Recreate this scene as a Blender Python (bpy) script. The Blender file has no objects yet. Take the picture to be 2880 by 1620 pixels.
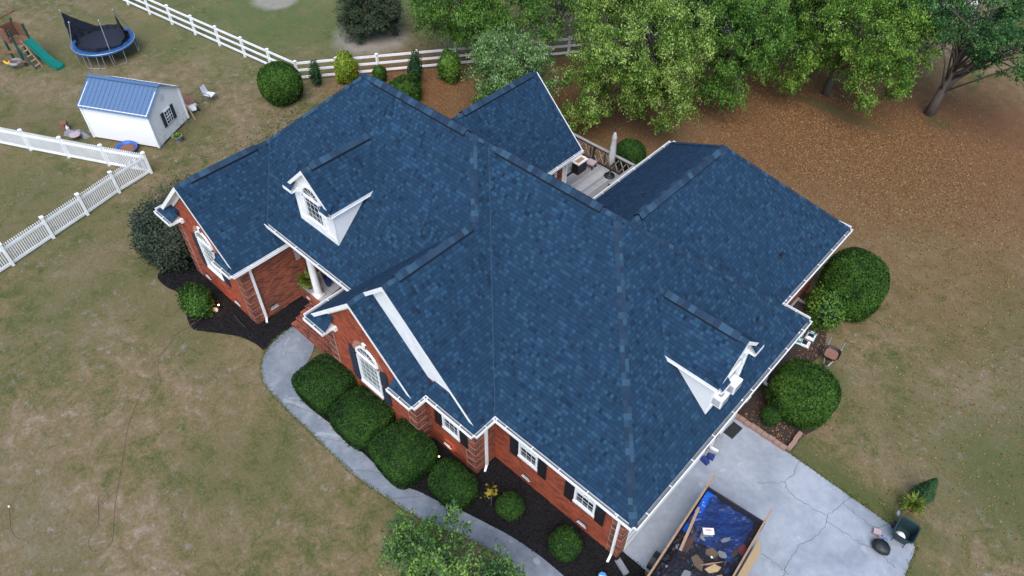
import bpy, math, random
import numpy as np
from mathutils import Vector, Matrix

# ------------------------------------------------------------------ camera, sky, sun, exposure
SC = bpy.context.scene
COL = SC.collection
cam_d = bpy.data.cameras.new("camera"); cam = bpy.data.objects.new("camera", cam_d); COL.objects.link(cam)
_R = Vector((0.73559953, 0.67732149, 0.01135471)); _U = Vector((-0.49750863, 0.52878728, 0.68765483)); _F = Vector((-0.45975917, 0.51148764, -0.72594897))
M = Matrix((_R, _U, -_F)).transposed().to_4x4(); M.translation = Vector((3.568, -9.399, 23.444)); cam.matrix_world = M
cam_d.sensor_width = 36; cam_d.lens = 36*2031.65/2880; cam_d.clip_start = .1; cam_d.clip_end = 900
SC.camera = cam
SUN_EL = 55; SUN_AZ = 143      # degrees; azimuth measured from +y towards +x
w = bpy.data.worlds.new("World"); SC.world = w; w.use_nodes = True
nt = w.node_tree; bg = nt.nodes["Background"]
sky = nt.nodes.new("ShaderNodeTexSky"); sky.sky_type = 'NISHITA'; sky.sun_disc = False
sky.sun_elevation = math.radians(SUN_EL); sky.sun_rotation = math.radians(SUN_AZ); sky.ozone_density = 1.5
nt.links.new(sky.outputs[0], bg.inputs[0]); bg.inputs[1].default_value = 0.11
sd = bpy.data.lights.new("sun", 'SUN'); sun = bpy.data.objects.new("sun", sd); COL.objects.link(sun)
sd.energy = 1.45; sd.angle = math.radians(48); sd.color = (1.0, 0.965, 0.92)
_a, _e = math.radians(SUN_AZ), math.radians(SUN_EL)
sun.rotation_euler = Vector((math.sin(_a)*math.cos(_e), math.cos(_a)*math.cos(_e), math.sin(_e))).to_track_quat('Z', 'Y').to_euler()
vs = SC.view_settings; SC.display_settings.display_device = 'sRGB'
vs.view_transform = 'Standard'; vs.look = 'None'; vs.gamma = 1; vs.exposure = 1.33; vs.use_curve_mapping = False

rnd = random.Random(7); RNG = np.random.default_rng(11)

# ------------------------------------------------------------------ materials
def nmat(name):
    m = bpy.data.materials.new(name); m.use_nodes = True; n = m.node_tree
    return m, n, n.nodes["Principled BSDF"]
def L(n, a, b): n.links.new(a, b)
def ramp(n, fac, stops):
    r = n.nodes.new("ShaderNodeValToRGB"); el = r.color_ramp.elements
    while len(el) < len(stops): el.new(.5)
    for e, (p, c) in zip(el, stops): e.position = p; e.color = (*c, 1)
    L(n, fac, r.inputs[0]); return r.outputs[0]
def noise(n, scale, detail=4, vec=None, rough=.55, dist=0):
    t = n.nodes.new("ShaderNodeTexNoise"); t.inputs["Scale"].default_value = scale; t.inputs["Detail"].default_value = detail
    t.inputs["Roughness"].default_value = rough; t.inputs["Distortion"].default_value = dist
    if vec is not None: L(n, vec, t.inputs["Vector"])
    return t.outputs["Fac"]
def mix(n, fac, a, b, mode='MIX'):
    x = n.nodes.new("ShaderNodeMix"); x.data_type = 'RGBA'; x.blend_type = mode
    for s, v in ((x.inputs[0], fac), (x.inputs[6], a), (x.inputs[7], b)):
        if isinstance(v, (int, float)): s.default_value = v
        elif isinstance(v, tuple): s.default_value = (*v, 1)
        else: L(n, v, s)
    return x.outputs[2]
def mth(n, op, a, b=None, c=None):
    x = n.nodes.new("ShaderNodeMath"); x.operation = op
    for i, v in enumerate((a, b, c)):
        if v is None: continue
        if isinstance(v, (int, float)): x.inputs[i].default_value = v
        else: L(n, v, x.inputs[i])
    return x.outputs[0]
def pos(n):
    return n.nodes.new("ShaderNodeNewGeometry").outputs["Position"]
def bump(n, b, h, strength=.3, dist=.02):
    x = n.nodes.new("ShaderNodeBump"); x.inputs["Strength"].default_value = strength; x.inputs["Distance"].default_value = dist
    L(n, h, x.inputs["Height"]); L(n, x.outputs[0], b.inputs["Normal"])
def island(n): return n.nodes.new("ShaderNodeNewGeometry").outputs["Random Per Island"]

def plain(name, col, rough=.6, metal=0, var=.18, scale=6, emis=None):
    m, n, b = nmat(name)
    f = noise(n, scale, 5, pos(n))
    c = ramp(n, f, [(.25, tuple(x*(1-var) for x in col)), (.75, tuple(min(1, x*(1+var*.6)) for x in col))])
    L(n, c, b.inputs["Base Color"]); b.inputs["Roughness"].default_value = rough; b.inputs["Metallic"].default_value = metal
    if emis: b.inputs["Emission Color"].default_value = (*col, 1); b.inputs["Emission Strength"].default_value = emis
    return m
def rand_mat(name, cols, rough=.7, fine=0, translucent=0, clump=None):
    """colour per loose piece (leaf, brick, chip), with drifting clumps of tone"""
    m, n, b = nmat(name)
    k = len(cols)
    f = island(n)
    if clump:
        cn = noise(n, clump, 4, pos(n), .7)
        f = mth(n, 'ADD', mth(n, 'MULTIPLY', f, .6), mth(n, 'MULTIPLY', mth(n, 'SUBTRACT', cn, .32), 1.5))
    c = ramp(n, f, [((i+.5)/k, col) for i, col in enumerate(cols)])
    if fine:
        c = mix(n, mth(n, 'MULTIPLY', noise(n, fine, 3, pos(n)), .5), c, (0.01, 0.01, 0.01))
    L(n, c, b.inputs["Base Color"]); b.inputs["Roughness"].default_value = rough
    if rough > .55: b.inputs["Specular IOR Level"].default_value = .15
    if translucent:
        b.inputs["Specular IOR Level"].default_value = .2
        t = n.nodes.new("ShaderNodeBsdfTranslucent"); L(n, c, t.inputs[0])
        s = n.nodes.new("ShaderNodeMixShader"); s.inputs[0].default_value = translucent
        L(n, b.outputs[0], s.inputs[1]); L(n, t.outputs[0], s.inputs[2]); L(n, s.outputs[0], n.nodes["Material Output"].inputs[0])
    return m

def shingle_mat(name, tones, row_h=.14, tab=.115):
    m, n, b = nmat(name)
    uv = n.nodes.new("ShaderNodeUVMap").outputs[0]
    s = n.nodes.new("ShaderNodeSeparateXYZ"); L(n, uv, s.inputs[0]); u, v = s.outputs[0], s.outputs[1]
    rv = mth(n, 'DIVIDE', v, row_h); row = mth(n, 'FLOOR', rv); fr = mth(n, 'FRACT', rv)
    def wn(a, bb):
        c = n.nodes.new("ShaderNodeCombineXYZ"); L(n, a, c.inputs[0]); L(n, bb, c.inputs[1])
        t = n.nodes.new("ShaderNodeTexWhiteNoise"); t.noise_dimensions = '3D'; L(n, c.outputs[0], t.inputs[0]); return t.outputs["Value"]
    off = wn(row, mth(n, 'MULTIPLY', row, 1.7))
    uu = mth(n, 'ADD', mth(n, 'DIVIDE', u, tab), mth(n, 'MULTIPLY', off, 17.3))
    c1 = mth(n, 'FLOOR', uu); c2 = mth(n, 'FLOOR', mth(n, 'DIVIDE', uu, 2.0))
    r2 = wn(mth(n, 'ADD', c2, 311.0), row)
    sel = mth(n, 'GREATER_THAN', r2, .9)
    cell = mth(n, 'ADD', mth(n, 'MULTIPLY', c2, sel), mth(n, 'MULTIPLY', mth(n, 'ADD', c1, 77.0), mth(n, 'SUBTRACT', 1.0, sel)))
    t = wn(cell, row)
    k = len(tones)
    col = ramp(n, t, [(0, tones[0]), (.1, tones[1]), (.62, tones[2]), (.80, tones[3]), (.97, tones[4])])
    # weathering drift over the plane and fine granules
    p = pos(n)
    col = mix(n, mth(n, 'MULTIPLY', ramp_f(n, noise(n, .5, 4, p, .7), .4, .7), .38), col, tones[1])
    g = noise(n, 120, 2, p); col = mix(n, mth(n, 'MULTIPLY', mth(n, 'SUBTRACT', g, .3), .7), col, tones[4])
    fu = mth(n, 'FRACT', uu); edge = mth(n, 'MAXIMUM', mth(n, 'LESS_THAN', fr, .16), mth(n, 'LESS_THAN', fu, .08))                      # butt edges and tab gaps, the course above's shadow line put into the colour
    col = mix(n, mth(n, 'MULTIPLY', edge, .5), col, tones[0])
    L(n, col, b.inputs["Base Color"]); b.inputs["Roughness"].default_value = .9; b.inputs["Specular IOR Level"].default_value = .15
    h = mth(n, 'ADD', mth(n, 'MULTIPLY', mth(n, 'SUBTRACT', 1.0, fr), .7), mth(n, 'MULTIPLY', t, .5))
    bump(n, b, h, .45, .010)
    return m

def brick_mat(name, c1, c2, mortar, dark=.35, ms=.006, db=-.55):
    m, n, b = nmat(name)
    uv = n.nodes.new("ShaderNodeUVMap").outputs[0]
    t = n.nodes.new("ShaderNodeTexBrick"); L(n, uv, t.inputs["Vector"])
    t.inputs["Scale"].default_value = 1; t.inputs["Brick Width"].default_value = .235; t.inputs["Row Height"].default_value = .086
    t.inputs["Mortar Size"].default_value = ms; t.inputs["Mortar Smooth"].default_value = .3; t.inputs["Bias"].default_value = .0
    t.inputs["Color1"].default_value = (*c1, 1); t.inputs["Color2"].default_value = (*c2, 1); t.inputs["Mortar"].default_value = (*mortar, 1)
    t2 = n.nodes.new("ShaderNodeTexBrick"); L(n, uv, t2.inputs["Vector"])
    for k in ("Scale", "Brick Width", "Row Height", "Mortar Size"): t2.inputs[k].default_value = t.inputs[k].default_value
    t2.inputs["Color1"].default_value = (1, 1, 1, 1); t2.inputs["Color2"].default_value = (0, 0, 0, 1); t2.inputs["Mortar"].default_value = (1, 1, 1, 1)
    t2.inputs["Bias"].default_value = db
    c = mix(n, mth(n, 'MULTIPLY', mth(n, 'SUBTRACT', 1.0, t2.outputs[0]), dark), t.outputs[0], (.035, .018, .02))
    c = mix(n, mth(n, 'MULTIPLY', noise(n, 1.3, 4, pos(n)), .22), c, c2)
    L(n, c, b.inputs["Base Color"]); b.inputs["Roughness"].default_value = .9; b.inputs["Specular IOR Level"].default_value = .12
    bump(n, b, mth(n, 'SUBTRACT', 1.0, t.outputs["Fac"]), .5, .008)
    return m

def lap_mat(name, col, pitch=.11, stain=None):
    """lap siding: the boards' lower edges stand proud (uv v runs up the wall)"""
    m, n, b = nmat(name)
    s = n.nodes.new("ShaderNodeSeparateXYZ"); L(n, n.nodes.new("ShaderNodeUVMap").outputs[0], s.inputs[0])
    fr = mth(n, 'FRACT', mth(n, 'DIVIDE', s.outputs[1], pitch))
    c = mix(n, mth(n, 'MULTIPLY', mth(n, 'LESS_THAN', fr, .1), .4), col, tuple(x*.55 for x in col))
    c = mix(n, mth(n, 'MULTIPLY', noise(n, 2.5, 4, pos(n)), .15), c, tuple(x*.8 for x in col))
    if stain:
        ps = n.nodes.new("ShaderNodeSeparateXYZ"); L(n, pos(n), ps.inputs[0])
        low = n.nodes.new("ShaderNodeMapRange"); L(n, ps.outputs[2], low.inputs[0]); low.inputs[1].default_value = 1.5; low.inputs[2].default_value = .1
        f = mth(n, 'MULTIPLY', low.outputs[0], ramp_f(n, noise(n, 5, 6, pos(n)), .48, .62))
        c = mix(n, mth(n, 'MULTIPLY', f, .6), c, stain)
    L(n, c, b.inputs["Base Color"]); b.inputs["Roughness"].default_value = .5
    bump(n, b, mth(n, 'SUBTRACT', 1.0, fr), .5, .012)
    return m
def ramp_f(n, f, a, b_):
    x = n.nodes.new("ShaderNodeMapRange"); L(n, f, x.inputs[0]); x.inputs[1].default_value = a; x.inputs[2].default_value = b_; return x.outputs[0]

def plank_mat(name, cols, width=.14, axis=0):
    m, n, b = nmat(name)
    s = n.nodes.new("ShaderNodeSeparateXYZ"); L(n, pos(n), s.inputs[0])
    q = mth(n, 'DIVIDE', s.outputs[axis], width); cell = mth(n, 'FLOOR', q); fr = mth(n, 'FRACT', q)
    c = n.nodes.new("ShaderNodeCombineXYZ"); L(n, cell, c.inputs[0])
    t = n.nodes.new("ShaderNodeTexWhiteNoise"); L(n, c.outputs[0], t.inputs[0])
    col = ramp(n, mth(n, 'ADD', mth(n, 'MULTIPLY', t.outputs[0], .6), mth(n, 'MULTIPLY', noise(n, 4, 5, pos(n)), .4)), [(.2, cols[0]), (.5, cols[1]), (.8, cols[2])])
    col = mix(n, mth(n, 'MULTIPLY', mth(n, 'LESS_THAN', fr, .08), .8), col, (.015, .015, .015))
    L(n, col, b.inputs["Base Color"]); b.inputs["Roughness"].default_value = .8
    return m

def concrete_mat(name, lo, mid, hi):
    m, n, b = nmat(name); p = pos(n)
    f = mth(n, 'ADD', mth(n, 'MULTIPLY', noise(n, .45, 5, p, .6, .6), .65), mth(n, 'MULTIPLY', noise(n, 3.2, 6, p, .7), .35))
    c = ramp(n, f, [(.37, lo), (.5, mid), (.61, hi)])
    c = mix(n, mth(n, 'MULTIPLY', noise(n, 60, 3, p), .35), c, lo)
    ring = ramp_f(n, noise(n, .9, 2, p, .5, 1.5), .66, .7)
    c = mix(n, mth(n, 'MULTIPLY', ring, .25), c, (.5, .5, .5))
    L(n, c, b.inputs["Base Color"]); b.inputs["Roughness"].default_value = .85
    bump(n, b, noise(n, 40, 3, p), .2, .005)
    return m

def ground_mat():
    m, n, b = nmat("lawn"); p = pos(n)
    def blob(x, y, r, soft=.5, sx=1, sy=1):
        mp = n.nodes.new("ShaderNodeMapping"); mp.vector_type = 'POINT'
        mp.inputs["Location"].default_value = (-x/(r*sx), -y/(r*sy), 0); mp.inputs["Scale"].default_value = (1/(r*sx), 1/(r*sy), 0)
        L(n, p, mp.inputs[0]); ln = n.nodes.new("ShaderNodeVectorMath"); ln.operation = 'LENGTH'; L(n, mp.outputs[0], ln.inputs[0])
        return ramp_f(n, mth(n, 'ADD', ln.outputs["Value"], mth(n, 'MULTIPLY', mth(n, 'SUBTRACT', NB, .5), 1.1)), 1+soft, 1-soft)
    NB = noise(n, .35, 5, p, .6)
    big = noise(n, .22, 4, p, .6, .4); mid = noise(n, 1.3, 6, p, .72, .5); fine = noise(n, 8, 6, p, .85, .1); vf = noise(n, 42, 3, p, .7)
    f = mth(n, 'ADD', mth(n, 'ADD', mth(n, 'MULTIPLY', big, .26), mth(n, 'MULTIPLY', mid, .40)), mth(n, 'MULTIPLY', fine, .34))
    G0, G1 = (.070, .082, .026), (.118, .112, .042)
    T0, T1, T2 = (.160, .126, .062), (.208, .150, .084), (.31, .235, .175)
    c = ramp(n, f, [(.41, G0), (.462, G1), (.49, T0), (.54, T1), (.62, T2)])
    # grey dead thatch in small irregular patches
    pt = ramp_f(n, noise(n, 2.1, 8, p, .82, .1), .55, .66); area = ramp_f(n, noise(n, .2, 3, p), .42, .56)
    c = mix(n, mth(n, 'MULTIPLY', mth(n, 'MULTIPLY', pt, area), .7), c, (.37, .32, .33))
    # greener yard beyond the rail fence, and green strips near beds
    def paint(c, blobs, col, k, wob=.45):
        for a in blobs: c = mix(n, mth(n, 'MULTIPLY', mth(n, 'MULTIPLY', blob(*a), ramp_f(n, mid, wob-.15, wob+.15)), k), c, col)
        return c
    c = paint(c, [(-42, 18, 9), (-52, 22, 8)], (.062, .118, .032), .85)
    c = paint(c, [(-15, -12, 1.6, .5, 2, .7), (-20, -4.2, 2.2, .5, 2, .5), (-24, -6.5, 3), (-12, -6, 2.5), (-33, 3.2, 2), (-45, 4, 3.5), (-48, 6, 4), (-30, -5, 4), (-38, -3, 5)], (.072, .095, .032), .45)
    c = paint(c, [(4.5, 8.3, .45, .5, 7, 1), (1.4, 12.2, .9), (7.0, 5.5, 1.6), (8.5, 13, 2.5)], (.055, .085, .022), .75, .42)
    # fallen-leaf brown under and around the trees
    c = paint(c, [(-6, 27, 9, .6, 1.3, 1), (-20, 18, 6), (-27, 15, 4), (1, 33, 7)], (.175, .080, .038), .9, .3)
    c = paint(c, [(-1, 22, 5), (3, 27, 6)], (.165, .13, .062), .4, .5)
    c = paint(c, [(-7.0, 30.6, .75, .4, 4.2, .7), (-2.3, 33.7, .6), (10, 21, 4)], (.060, .085, .026), .6, .4)
    c = paint(c, [(9, 17, 5), (6, 12, 3)], (.085, .10, .036), .45, .5)
    # bare sand round the big dark bush
    c = paint(c, [(-33.6, 17.6, 2.2, .25), (-43.0, 16.5, 1.6, .2)], (.33, .29, .26), .75, .3)
    c = mix(n, mth(n, 'MULTIPLY', ramp_f(n, vf, .45, .72), .55), c, (.035, .036, .016))
    L(n, c, b.inputs["Base Color"]); b.inputs["Roughness"].default_value = .95; b.inputs["Specular IOR Level"].default_value = .1
    bump(n, b, mth(n, 'ADD', mth(n, 'MULTIPLY', fine, .6), mth(n, 'MULTIPLY', vf, .4)), .6, .06)
    return m

ROOF = [(.004, .012, .025), (.009, .027, .056), (.012, .035, .070), (.0155, .044, .084), (.022, .062, .112)]
MT = dict(
    shingle=shingle_mat("shingle", ROOF),
    cap=rand_mat("cap_shingle", [(.014, .036, .070), (.018, .042, .080), (.021, .050, .092), (.024, .060, .108), (.036, .088, .148)], .8, 60),
    brick=brick_mat("red_brick", (.37, .082, .038), (.20, .040, .022), (.30, .15, .10), .5, .005, -.5),
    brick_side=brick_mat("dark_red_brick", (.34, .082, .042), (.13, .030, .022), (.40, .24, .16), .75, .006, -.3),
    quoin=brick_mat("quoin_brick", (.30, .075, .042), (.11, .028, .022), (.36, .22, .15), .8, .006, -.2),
    mortar=plain("mortar", (.36, .26, .20), .9),
    white=plain("white_trim", (.80, .80, .79), .5, 0, .13, 3),
    lap=lap_mat("white_siding", (.80, .80, .78)),
    shedlap=lap_mat("shed_siding", (.82, .82, .80), .1, (.46, .44, .40)),
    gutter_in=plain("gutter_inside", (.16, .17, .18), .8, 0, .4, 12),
    shutter=plain("navy_shutter", (.022, .032, .052), .5),
    shutter_blk=plain("black_shutter", (.014, .014, .017), .4),
    pane=plain("dark_pane", (.03, .04, .05), .08),
    pane_blind=plain("blind_behind_glass", (.24, .27, .27), .12, 0, .15, 3),  # pale colour of the blind seen through the glass
    valley=plain("valley_line", (.022, .045, .08), .8), ventside_shade=plain("vent_side_shade", (.006, .009, .016), .8), black=plain("black", (.012, .012, .014), .5),
    conc=concrete_mat("driveway_concrete", (.195, .215, .245), (.27, .295, .33), (.34, .365, .40)),
    conc2=concrete_mat("walk_concrete", (.115, .13, .155), (.18, .20, .23), (.26, .28, .31)),
    crack=plain("crack", (.12, .125, .13), 1),
    mulch=None, deck=plank_mat("deck_boards", [(.17, .165, .165), (.27, .265, .265), (.38, .375, .375)]),
    deckdark=plain("dark_rail_wood", (.035, .027, .022), .8), raillight=plain("weathered_rail", (.30, .28, .27), .8),
    metal=plain("galvanised", (.38, .40, .42), .4, .6), metalroof=plain("blue_metal_roof", (.08, .145, .26), .5, .1, .1),
    vinyl=plain("white_vinyl", (.80, .80, .79), .5, 0, .14, 2), blue=plain("blue_plastic", (.02, .10, .42), .5),
    tramp=plain("trampoline_blue", (.012, .075, .23), .5), net=plain("black_net", (.007, .010, .022), .8),
    wood=plain("red_cedar", (.20, .095, .055), .8, 0, .35, 9), lumber=plain("lumber", (.34, .21, .13), .8, 0, .3, 14),
    green=plain("dark_green_post", (.012, .06, .045), .6), slide=plain("teal_slide", (.0, .15, .12), .4),
    grey=plain("grey", (.22, .23, .25), .6), rust=plain("rust", (.19, .085, .05), .9, 0, .3, 20),
    bark=plain("bark", (.11, .088, .072), .95, 0, .4, 14), barkg=plain("grey_bark", (.21, .19, .17), .95, 0, .4, 10),
    canvas=plain("umbrella_canvas", (.50, .49, .49), .9, 0, .2, 6), pink=plain("faded_pink", (.42, .31, .33), .8),
    orange=plain("orange_top", (.42, .20, .07), .7), paver=rand_mat("tan_block", [(.33, .20, .16), (.38, .24, .19), (.28, .17, .14)], .9, 30),
    plywood=plain("plywood", (.42, .28, .14), .8, 0, .12, 8), cardboard=plain("cardboard", (.30, .19, .11), .9),
    tealbag=plain("teal_print", (.01, .19, .17), .5), plastic=plain("white_plastic", (.62, .64, .66), .5),
    cangreen=plain("can_green", (.012, .03, .032), .45), bagblack=plain("black_bag", (.008, .009, .011), .5),
    navy=plain("navy_glaze", (.008, .02, .10), .15), mat=plain("mat", (.018, .018, .02), .9), brown=plain("brown_mat", (.06, .03, .02), .95),
    hose=plain("red_hose", (.21, .125, .095), .8), trailer=plain("trailer_black", (.02, .02, .022), .6), yellow=plain("yellow_seat", (.55, .33, .02), .5),
    red=plain("red_print", (.5, .05, .03), .6), signblue=plain("sign_blue", (.01, .16, .42), .5),
)
def mulch_mat():
    m, n, b = nmat("mulch"); p = pos(n)
    c = ramp(n, noise(n, 28, 4, p, .7), [(.35, (.002, .002, .003)), (.6, (.006, .006, .007)), (.8, (.016, .013, .013))])
    L(n, c, b.inputs["Base Color"]); b.inputs["Roughness"].default_value = .95; bump(n, b, noise(n, 30, 4, p), .8, .04); return m
MT['mulch'] = mulch_mat()
def mulch2():
    m, n, b = nmat("brown_mulch"); p = pos(n)
    c = ramp(n, noise(n, 22, 4, p, .7), [(.35, (.012, .009, .009)), (.55, (.04, .028, .022)), (.75, (.10, .07, .05))])
    L(n, c, b.inputs["Base Color"]); b.inputs["Roughness"].default_value = .95; bump(n, b, noise(n, 30, 4, p), .8, .04); return m
MT['mulch2'] = mulch2()
LEAF = dict(
    box=rand_mat("boxwood_leaf", [(.004, .015, .003), (.011, .036, .005), (.020, .058, .008), (.038, .092, .013)], .85, 0, .12, 1.2),
    ball=rand_mat("clipped_leaf", [(.007, .024, .004), (.018, .052, .006), (.036, .088, .010), (.065, .14, .018)], .85, 0, .15, 1.1),
    bright=rand_mat("bright_leaf", [(.014, .045, .006), (.06, .135, .014), (.18, .29, .035), (.42, .52, .16)], .5, 0, .3, 1.1),
    green=rand_mat("light_green_leaf", [(.012, .045, .006), (.042, .115, .012), (.12, .23, .026), (.28, .40, .07)], .5, 0, .28, 1.1),
    mid=rand_mat("mid_leaf", [(.014, .05, .010), (.038, .105, .016), (.08, .18, .024), (.18, .30, .05)], .5, 0, .28, 1.1),
    silver=rand_mat("silver_leaf", [(.02, .065, .012), (.055, .135, .022), (.12, .23, .05), (.34, .46, .24)], .45, 0, .25, 1.1),
    dark=rand_mat("dark_leaf", [(.008, .026, .012), (.016, .05, .02), (.03, .08, .028), (.06, .125, .03)], .6, 0, .15, .6),
    low=rand_mat("low_bush_leaf", [(.008, .028, .006), (.02, .06, .010), (.04, .10, .014), (.08, .16, .025)], .8, 0, .15, 1.5),
    oakdark=rand_mat("glossy_dark_leaf", [(.010, .036, .014), (.022, .072, .024), (.045, .125, .032), (.11, .22, .05)], .7, 0, .2, .6),
    juniper=rand_mat("juniper_leaf", [(.012, .026, .014), (.025, .045, .022), (.042, .065, .03), (.07, .085, .045)], .7, 0, .1, .9),
    grey=rand_mat("grey_leaf", [(.010, .017, .012), (.022, .034, .023), (.042, .062, .038), (.075, .085, .055)], .7, 0, .1, .9),
    yellow=rand_mat("yellow_leaf", [(.05, .10, .012), (.10, .18, .015), (.18, .26, .02), (.30, .32, .03)], .5, 0, .2, 1),
    gold=rand_mat("gold_leaf", [(.28, .22, .02), (.38, .30, .03)], .5, 0, .2),
    front=rand_mat("front_leaf", [(.014, .042, .018), (.035, .09, .03), (.075, .16, .04), (.20, .31, .05)], .5, 0, .2, .8),
    deadleaf=rand_mat("dead_leaf", [(.06, .03, .025), (.10, .05, .035), (.15, .08, .05)], .8),
    fern=rand_mat("fern_leaf", [(.05, .085, .012), (.10, .15, .02), (.19, .22, .03)], .5, 0, .2),
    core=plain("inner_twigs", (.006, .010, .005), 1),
    litter=rand_mat("leaf_litter", [(.09, .038, .018), (.185, .08, .034), (.27, .13, .055), (.31, .21, .08)], .9),
    blades=rand_mat("grass_blades", [(.07, .085, .022), (.125, .118, .04), (.20, .155, .07), (.28, .21, .12)], .9, 0, 0, .5),
    edge=rand_mat("edge_grass", [(.03, .05, .012), (.06, .09, .02), (.11, .13, .04), (.17, .15, .07)], .9),
    chips=rand_mat("mulch_chips", [(.002, .002, .003), (.005, .005, .006), (.018, .014, .014)], .9),
)

# ------------------------------------------------------------------ mesh helpers
def V3(*a): return np.array(a, float)
class MB:
    def __init__(s): s.v = []; s.f = []; s.m = []; s.flip = []
    def poly(s, pts, m=0):
        i = len(s.v); s.v += [tuple(map(float, p)) for p in pts]; s.f.append(tuple(range(i, i+len(pts)))); s.m.append(m); return s
    def box(s, c, d, m=0, ax=None, rz=0, taper=1):
        """centre c, full size d, optional axes ax (3 unit vectors)"""
        if ax is None:
            cs, sn = math.cos(rz), math.sin(rz); ax = (V3(cs, sn, 0), V3(-sn, cs, 0), V3(0, 0, 1))
        c = V3(*c); P = []
        for k in (-1, 1):
            t = taper if k > 0 else 1
            for (i, j) in ((-1, -1), (1, -1), (1, 1), (-1, 1)): P.append(c+ax[0]*(i*d[0]/2*t)+ax[1]*(j*d[1]/2*t)+ax[2]*(k*d[2]/2))
        i0 = len(s.v); s.v += [tuple(p) for p in P]
        for f in ((0, 3, 2, 1), (4, 5, 6, 7), (0, 1, 5, 4), (1, 2, 6, 5), (2, 3, 7, 6), (3, 0, 4, 7)): s.f.append(tuple(i0+q for q in f)); s.m.append(m)
        return s
    def bar(s, a, b, w, h, m=0, up=(0, 0, 1)):
        a, b = V3(*a), V3(*b); x = b-a; l = np.linalg.norm(x); x = x/l; u = V3(*up)
        y = np.cross(u, x)
        if np.linalg.norm(y) < 1e-4: y = np.cross(V3(1, 0, 0), x)
        y /= np.linalg.norm(y); z = np.cross(x, y)
        return s.box((a+b)/2, (l, w, h), m, (x, y, z))
    def tube(s, pts, r, n=7, m=0, cap=True):
        pts = [V3(*p) for p in pts]; rs = r if hasattr(r, '__len__') else [r]*len(pts); i0 = len(s.v); u = None
        for k, p in enumerate(pts):
            d = pts[min(k+1, len(pts)-1)]-pts[max(k-1, 0)]; d /= (np.linalg.norm(d)+1e-9)
            if u is None: u = np.cross(d, V3(0, 0, 1) if abs(d[2]) < .9 else V3(1, 0, 0))
            u = u-d*(u@d); u /= (np.linalg.norm(u)+1e-9); w_ = np.cross(d, u)
            for q in range(n):
                a = 2*math.pi*q/n; s.v.append(tuple(p+(u*math.cos(a)+w_*math.sin(a))*rs[k]))
        for k in range(len(pts)-1):
            for q in range(n):
                a, b = i0+k*n+q, i0+k*n+(q+1) % n; s.f.append((a, b, b+n, a+n)); s.m.append(m)
        if cap:
            s.f.append(tuple(i0+q for q in range(n))[::-1]); s.m.append(m)
            s.f.append(tuple(i0+(len(pts)-1)*n+q for q in range(n))); s.m.append(m)
        return s
    def lathe(s, prof, c=(0, 0, 0), n=20, m=0, cap=True, sx=1, sy=1):
        i0 = len(s.v)
        for r, z in prof:
            for q in range(n):
                a = 2*math.pi*q/n; s.v.append((c[0]+r*sx*math.cos(a), c[1]+r*sy*math.sin(a), c[2]+z))
        for k in range(len(prof)-1):
            for q in range(n):
                a, b = i0+k*n+q, i0+k*n+(q+1) % n; s.f.append((a, b, b+n, a+n)); s.m.append(m)
        if cap:
            s.f.append(tuple(i0+q for q in range(n))[::-1]); s.m.append(m)
            s.f.append(tuple(i0+(len(prof)-1)*n+q for q in range(n))); s.m.append(m)
        return s
    def xf(s, fn): s.v = [tuple(fn(p)) for p in s.v]; return s
    def build(s, name, mats, parent=None, smooth=False, loc=None, rz=0):
        me = bpy.data.meshes.new(name); me.from_pydata(s.v, [], s.f); me.update()
        if not isinstance(mats, (list, tuple)): mats = [mats]
        for x in mats: me.materials.append(x)
        me.polygons.foreach_set("material_index", s.m)
        uvl = me.uv_layers.new(name="UVMap"); co = np.array(s.v)
        uv = np.zeros((len(me.loops), 2))
        for p in me.polygons:
            nn = np.array(p.normal)
            if abs(nn[2]) > .995: t, b = V3(1, 0, 0), V3(0, 1, 0)
            else:
                t = np.cross(V3(0, 0, 1), nn); t /= np.linalg.norm(t); b = np.cross(nn, t)
            for li in p.loop_indices:
                q = co[me.loops[li].vertex_index]; uv[li] = (q@t, q@b)
        uvl.data.foreach_set("uv", uv.ravel())
        if smooth: me.polygons.foreach_set("use_smooth", [True]*len(me.polygons))
        o = bpy.data.objects.new(name, me); COL.objects.link(o)
        if parent: o.parent = parent
        if loc: o.location = loc
        if rz: o.rotation_euler = (0, 0, rz)
        return o
def tag(o, label, cat, group=None, kind=None):
    o["label"] = label; o["category"] = cat
    if group: o["group"] = group
    if kind: o["kind"] = kind
    return o
def thing(name, label, cat, loc=(0, 0, 0), rz=0, group=None):
    o = bpy.data.objects.new(name, None); COL.objects.link(o); o.location = loc; o.rotation_euler = (0, 0, rz); o.empty_display_size = .2
    return tag(o, label, cat, group)
def struct(o): o["kind"] = "structure"; return o
def copy_tree(o, parent=None):
    c = o.copy(); COL.objects.link(c); c.parent = parent
    for ch in list(o.children): copy_tree(ch, c)
    return c
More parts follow.
